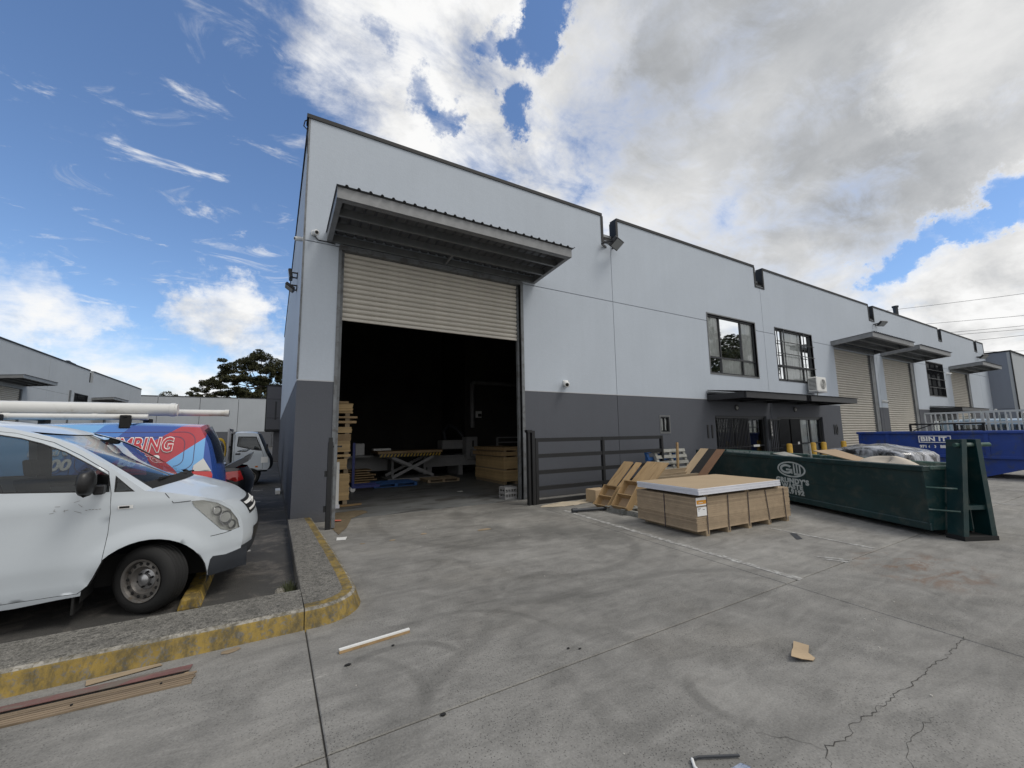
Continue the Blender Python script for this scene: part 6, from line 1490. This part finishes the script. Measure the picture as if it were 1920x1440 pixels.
# ply strips along the kerb
M_PINK = pbr('pink faced ply', (.16, .075, .07), .8, var=.3, vscale=5, col2=(.15, .125, .105), c2amt=.6, c2scale=5)
M_PLYG = pbr('weathered plywood strip', (.20, .15, .10), .8, var=.25, vscale=4, stretch=(.5, 6, 1), col2=(.13, .095, .06), c2amt=.45, c2scale=4, objvar=.2)
ps = thing('ply_strips', 'bundle of long thin plywood strips with a pink face along the kerb', 'timber strips', (-.37, 3.77, 0), rz=pi-.045)
for k in range(6):
    y = .045+k*.027; MB().box((random.uniform(0, .02), y-.009, .001), (2.9+random.uniform(0, .2), y+.010, .010+random.uniform(-.004, .003))).build('strip', M_PLYG, ps)
MB().add([(.05, -.085, .002), (2.9, -.06, .002), (2.9, .030, .017), (.05, .026, .017), (.05, -.085, .006), (2.9, -.06, .006), (2.9, .03, .021), (.05, .026, .021)], [(0,3,2,1),(4,5,6,7),(0,1,5,4),(1,2,6,5),(2,3,7,6),(3,0,4,7)]).build('pink_sheet', M_PINK, ps)
for k in range(3):
    x = .18+k*.42; MB().tube([(x, .12+.01*k, .008), (x, .12+.01*k, .0175)], .007, 8).build('knot', M_RUB, ps)
litter('wood_scrap', 'flat grey offcut lying against the kerb face', 'offcut', [(-1.0, 3.98), (-.62, 3.99), (-.60, 3.95), (-.98, 3.90)], M_WOOD, .008, .0)
ws = thing('wheel_stop', 'worn yellow concrete wheel stop under the front of the white van', 'wheel stop', (-.60, 5.05, 0))
MB().prism([(-.10, 0), (-.075, .10), (.045, .105), (.085, 0)], 1, 0, 1.75).build('block', worn_paint('wheel stop yellow', (.42, .28, .05), (.2, .18, .15), .45, 9), ws, bevel=.015, seg=2)
ofc = thing('timber_offcut', 'grey split timber lying behind the van tyre', 'offcut', (-1.30, 4.85, 0), rz=.05); MB().prism([(0, .0), (.34, .0), (.33, .04), (.02, .03)], 1, -.04, .05).build('timber', M_WOODG, ofc)
wd_ = MB(); r_ = random.Random(9)
for k in range(260):
    a, rr = r_.uniform(0, 6.28), r_.random()**.6*.12; p = Vector((.21+rr*cos(a)*.6, 5.0+rr*sin(a)*2, 0)); hgt = r_.uniform(.03, .11); dx_, dy_ = r_.uniform(-.05, .05), r_.uniform(-.05, .05); wd_.add([p, p+Vector((.008, .004, 0)), p+Vector((dx_, dy_, hgt))], [(0, 1, 2)])
wo_ = wd_.build('weeds', pbr('weed leaves', (.05, .06, .025), .8), None, kind='stuff', normals=False); tag(wo_, 'tuft of weeds in the corner behind the kerb', 'weeds')
bk = thing('concrete_lump', 'pale broken concrete lump in the weeds behind the kerb', 'concrete lump', (.14, 4.86, 0)); MB().box((-.05, -.10, 0), (.04, .16, .07)).build('lump', M_EDGE, bk, bevel=.02)
cnb = thing('small_carton', 'small white carton on the asphalt beside the side wall', 'carton', (.19, 13.9, 0)); MB().box((-.06, -.3, 0), (.06, .3, .1)).build('carton', M_WHITE, cnb)
hz = thing('black_pipe', 'grey pipe length lying on the ground before the gate', 'pipe', (5.30, 6.72, .045)); MB().tube([(0, 0, 0), (1.05, -.27, 0)], .032, 12).build('pipe', M_GREYPL, hz, smooth=True); MB().tube([(-.02, .005, 0), (.09, -.022, 0)], .045, 12).build('coupling', M_GREYPL, hz, smooth=True)
V, F = fill2d([(5.25, 7.75), (5.9, 7.86), (6.6, 7.75), (7.2, 7.7), (7.0, 7.5), (6.3, 7.45), (5.8, 7.35), (5.35, 7.45), (5.1, 7.6)], (), .08)
sdv = MB().add([(v.x, v.y, .003+.022*max(0, .2+mnoise.noise(Vector((v.x*6, v.y*6, 0))))) for v in V], F).build('sawdust', pbr('sawdust', (.42, .36, .27), .95, var=.2, vscale=6), None, smooth='all', kind='stuff'); tag(sdv, 'pale sawdust swept along the foot of the gate', 'sawdust')
V, F = fill2d([(1.0, 9.5), (1.75, 9.55), (1.8, 9.2), (1.4, 8.7), (1.2, 7.9), (1.0, 7.4), (.95, 8.2)], (), .08)
sd2 = MB().add([(v.x, v.y, .003+.016*max(0, .15+mnoise.noise(Vector((v.x*6, v.y*6, 4))))) for v in V], F).build('leaf_litter', pbr('leaf litter', (.13, .10, .06), .95, var=.3, vscale=9), None, smooth='all', kind='stuff'); tag(sd2, 'brown litter drifted into the left corner of the doorway', 'litter')

# ---------------------------------------------------------------- inside the open unit
M_CNC = pbr('grey machine paint', (.23, .23, .235), .5, var=.1)
M_TAN = pbr('tan particle board', (.46, .325, .165), .75, var=.12, vscale=3, fine=.1, bscale=40, objvar=.15)
M_BLUEM = pbr('blue machine paint', (.008, .02, .16), .45)
def stack(label, x0, x1, y0, y1, layers, group, cat='board stack', name='board_stack'):
    t = thing(name, label, cat, (x0, y0, 0), group=group); z = 0
    for kind, h, dx in layers:
        if kind == 'gap':
            for xx in (.08, (x1-x0)/2, x1-x0-.08): MB().box((xx-.05, .02, z), (xx+.05, y1-y0-.02, z+h)).build('spacer', M_WOOD, t)
        else:
            n = max(1, int(h/.036)); hh = h/n
            for k in range(n):
                j = random.uniform(-.012, .012); MB().box((dx+j, j, z+k*hh+.0015), (x1-x0+dx+j, y1-y0+j, z+(k+1)*hh-.0015)).build('sheet', M_TAN if kind == 'b' else M_PLY, t)
        z += h
    return t
stack('tall uneven pile of tan boards inside the doorway on the left', .72, 1.62, 10.55, 12.9, [('gap', .10, 0), ('b', .62, 0), ('gap', .10, 0), ('b', .24, -.06), ('gap', .05, 0), ('b', .06, .02), ('gap', .06, 0), ('b', .26, .0), ('p', .16, .0), ('gap', .03, 0), ('b', .14, .02), ('gap', .09, 0), ('p', .06, .12), ('gap', .06, 0), ('p', .05, .14), ('gap', .07, 0), ('b', .24, .03), ('p', .05, -.06)], None)
stack('pile of boards inside the doorway on the right', 6.35, 7.4, 11.5, 13.6, [('gap', .1, 0), ('b', .34, 0), ('gap', .05, 0), ('b', .36, .02), ('gap', .05, 0), ('p', .12, -.1), ('gap', .05, 0), ('p', .1, -.05)], None)
wl = thing('melamine_board', 'tall white panel leaning on the tan board pile', 'panel', (1.14, 10.1, 0)); MB().box((0, 0, .08), (.20, .035, 1.02), Matrix.Rotation(-.06, 4, 'X')).build('panel', M_WHITE, wl); MB().box((-.02, -.02, 0), (.22, .05, .079), Matrix.Rotation(-.06, 4, 'X')).build('foot_board', M_WBD, wl)
# scissor lift table with boards on it
sl = thing('scissor_lift_table', 'grey scissor lift table with striped edge carrying a board', 'lift table', (3.35, 14.4, 0))
MB().box((-.25, 0, .98), (2.05, 1.1, 1.06)).build('board', M_PLY, sl); MB().box((-.2, .0, .86), (2.0, 1.1, .975)).build('table_top', M_BLACK, sl)
M_HAZ = pbr('hazard yellow', (.45, .30, .03), .5)
for k in range(19): MB().add([(-.18+k*.115, -.004, .865), (-.13+k*.115, -.004, .865), (-.08+k*.115, -.004, .965), (-.13+k*.115, -.004, .965), (-.18+k*.115, -.001, .865), (-.13+k*.115, -.001, .865), (-.08+k*.115, -.001, .965), (-.13+k*.115, -.001, .965)], [(0,1,2,3),(7,6,5,4),(0,4,5,1),(1,5,6,2),(2,6,7,3),(3,7,4,0)]).build('hazard_stripe', M_HAZ, sl)
for y in (.06, 1.0):
    MB().bar((.25, y, .16), (1.75, y, .84), .05, .10).build('scissor_arm', M_CNC, sl); MB().bar((1.75, y+.055, .16), (.25, y+.055, .84), .05, .10).build('scissor_arm', M_CNC, sl)
MB().box((.1, 0, .02), (1.9, 1.1, .12)).build('base', M_CNC, sl)
pb2 = thing('pallet', 'blue pallet on the workshop floor before the lift table', 'pallet', (2.75, 13.2, 0)); pallet(pb2, 1.35, 1.0, 5, M_BLUEP)
pw2_ = thing('pallet', 'plain timber pallet on the workshop floor by the machine', 'pallet', (4.55, 13.5, 0)); pallet(pw2_, 1.15, .95, 5, M_WOOD)
# cnc router
cn = thing('router_machine', 'long grey router machine with a gantry against the back of the workshop', 'machine', (5.0, 15.4, 0))
MB().box((0, 0, .38), (4.9, 1.4, .74)).build('bed', M_CNC, cn); MB().box((.1, -.02, .745), (4.8, 1.4, .80)).build('bed_top', M_STEEL, cn)
for x in (.2, 1.5, 3.2, 4.6): MB().box((x, .1, 0), (x+.18, 1.3, .379)).build('leg', M_CNC, cn)
for k in range(5): MB().box((2.55+k*.17, -.025, .5), (2.60+k*.17, -.001, .66)).build('bolt_slot', M_BLACK, cn)
MB().box((1.75, -.12, .60), (2.25, .35, 1.5)).build('gantry', M_CNC, cn, bevel=.02); MB().box((.85, .2, 1.02), (1.745, .8, 1.38)).build('spindle_housing', M_CNC, cn, bevel=.03); MB().box((1.9, -.32, .72), (2.5, -.121, 1.02)).build('drive_box', M_CNC, cn, bevel=.01)
MB().tube([(1.1, .5, 1.35), (1.0, .5, 1.75), (1.3, .6, 2.0), (1.7, .7, 1.8), (1.9, .6, 1.5)], .07, 10).build('dust_hose', M_GREYPL, cn, smooth=True); MB().box((2.0, -.15, 1.1), (2.06, -.121, 1.35)).build('switch_panel', M_BLACK, cn)
MB().bar((.02, -.1, .05), (.02, -.1, .75), .10).build('column', M_CNC, cn); MB().bar((0, -.1, .76), (1.1, -.1, .76), .08).build('rail', M_CNC, cn)
tl = thing('blue_trolley', 'tall blue trolley frame beside the tan board pile', 'trolley', (2.05, 12.7, 0))
MB().bar((0, 0, .1), (0, 0, 1.40), .07).build('mast', M_BLUEM, tl); MB().bar((0, 0, .14), (.75, 0, .14), .08).build('fork', M_BLUEM, tl); MB().bar((0, .5, .14), (.75, .5, .14), .08).build('fork', M_BLUEM, tl); MB().bar((0, 0, .18), (0, .5, .18), .07).build('axle', M_BLUEM, tl)
for y in (0, .5): MB().lathe([(0, -.03), (.07, -.03), (.07, .03), (0, .03)], 14, Matrix.Translation((0, y, .07))).build('wheel', M_WHITE, tl)
MB().box((.05, .1, 1.02), (.32, .3, 1.38)).build('canister', M_CNC, tl, bevel=.02)
bn = thing('work_bench', 'grey bench against the workshop wall behind the trolley', 'bench', (2.0, 15.3, 0)); MB().box((0, 0, .84), (1.9, .7, .90)).build('top', M_CNC, bn)
for x in (.03, 1.8): MB().box((x, .05, 0), (x+.08, .65, .839)).build('leg', M_CNC, bn)
MB().box((.1, .6, .3), (1.78, .62, .82)).build('back_panel', M_CNC, bn)
wbx = thing('white_box', 'long white box on the bench behind the lift table', 'box', (3.15, 15.35, .905)); MB().box((0, 0, 0), (.62, .4, .23)).build('carton', M_WHITE, wbx, bevel=.01)
lowb = thing('low_boards', 'low heap of boards on the floor behind the blue trolley', 'board stack', (1.9, 14.0, 0))
for k in range(6): MB().box((random.uniform(0, .1), 0, .1+k*.075), (1.0+random.uniform(-.15, .1), .7, .13+k*.075)).build('sheet', M_PLY, lowb)
for x in (.1, .8): MB().box((x, .05, 0), (x+.09, .65, .099)).build('bearer', M_WOOD, lowb)
cr = thing('milk_crate', 'grey plastic crate on the floor beside the right door jamb', 'crate', (4.98, 8.95, 0))
for a, b in (((0, 0, 0), (.34, .02, .29)), ((0, .30, 0), (.34, .32, .29)), ((0, .0205, 0), (.02, .2995, .29)), ((.32, .0205, 0), (.34, .2995, .29))):
    horiz = (b[0]-a[0]) > .1
    for z0, z1 in ((0, .05), (.12, .165), (.235, .29)): MB().box((a[0], a[1], z0), (b[0], b[1], z1)).build('side_band', M_CNC, cr)
    for k in range(5):
        if horiz: MB().box((a[0]+.005+k*.0755, a[1]+.003, .0505), (a[0]+.028+k*.0755, b[1]-.003, .2345)).build('side_rib', M_CNC, cr)
MB().box((.02, .02, .005), (.32, .3, .02)).build('floor', M_CNC, cr)
pi_ = thing('duct_pipe', 'grey extraction pipe along the back wall of the workshop', 'pipe', (7.8, 16.9, 3.9)); MB().tube([(-.05, 0, -2.0), (-.05, 0, 0), (0, 0, .05), (3.4, 0, .05)], .10, 12).build('pipe', M_CNC, pi_, smooth=True); MB().box((.0, -.14, -.02), (.06, .08, .12)).build('clip', M_STEEL, pi_)
nt_ = thing('wall_notice', 'small pale notice on the back wall of the workshop', 'notice', (7.95, 16.98, 2.35)); MB().box((0, -.02, 0), (.30, 0, .30)).build('sheet', M_WHITE, nt_); MB().box((.12, -.024, .05), (.29, -.0205, .18)).build('dark_panel', M_BLACK, nt_)
sh_ = thing('storage_rack', 'pale shelf frame behind the right board pile', 'shelf', (8.0, 15.0, 0))
for x in (0, 1.6): MB().bar((x, 0, 0), (x, 0, 1.45), .07).build('post', M_CNC, sh_)
for z in (1.45, 1.25): MB().bar((0, 0, z), (1.6, 0, z), .05).build('rail', M_CNC, sh_)
litter('paper_scrap', 'tiny white scrap on the workshop floor', 'scrap', [(4.55, 11.0), (4.72, 11.0), (4.7, 10.85), (4.56, 10.87)], M_WHITE, .01, .02)
litter('wood_scrap', 'brown board offcut at the foot of the tan board pile', 'offcut', [(1.2, 10.5), (1.9, 10.45), (1.85, 10.2), (1.3, 10.15)], M_PLY, .01, .01)
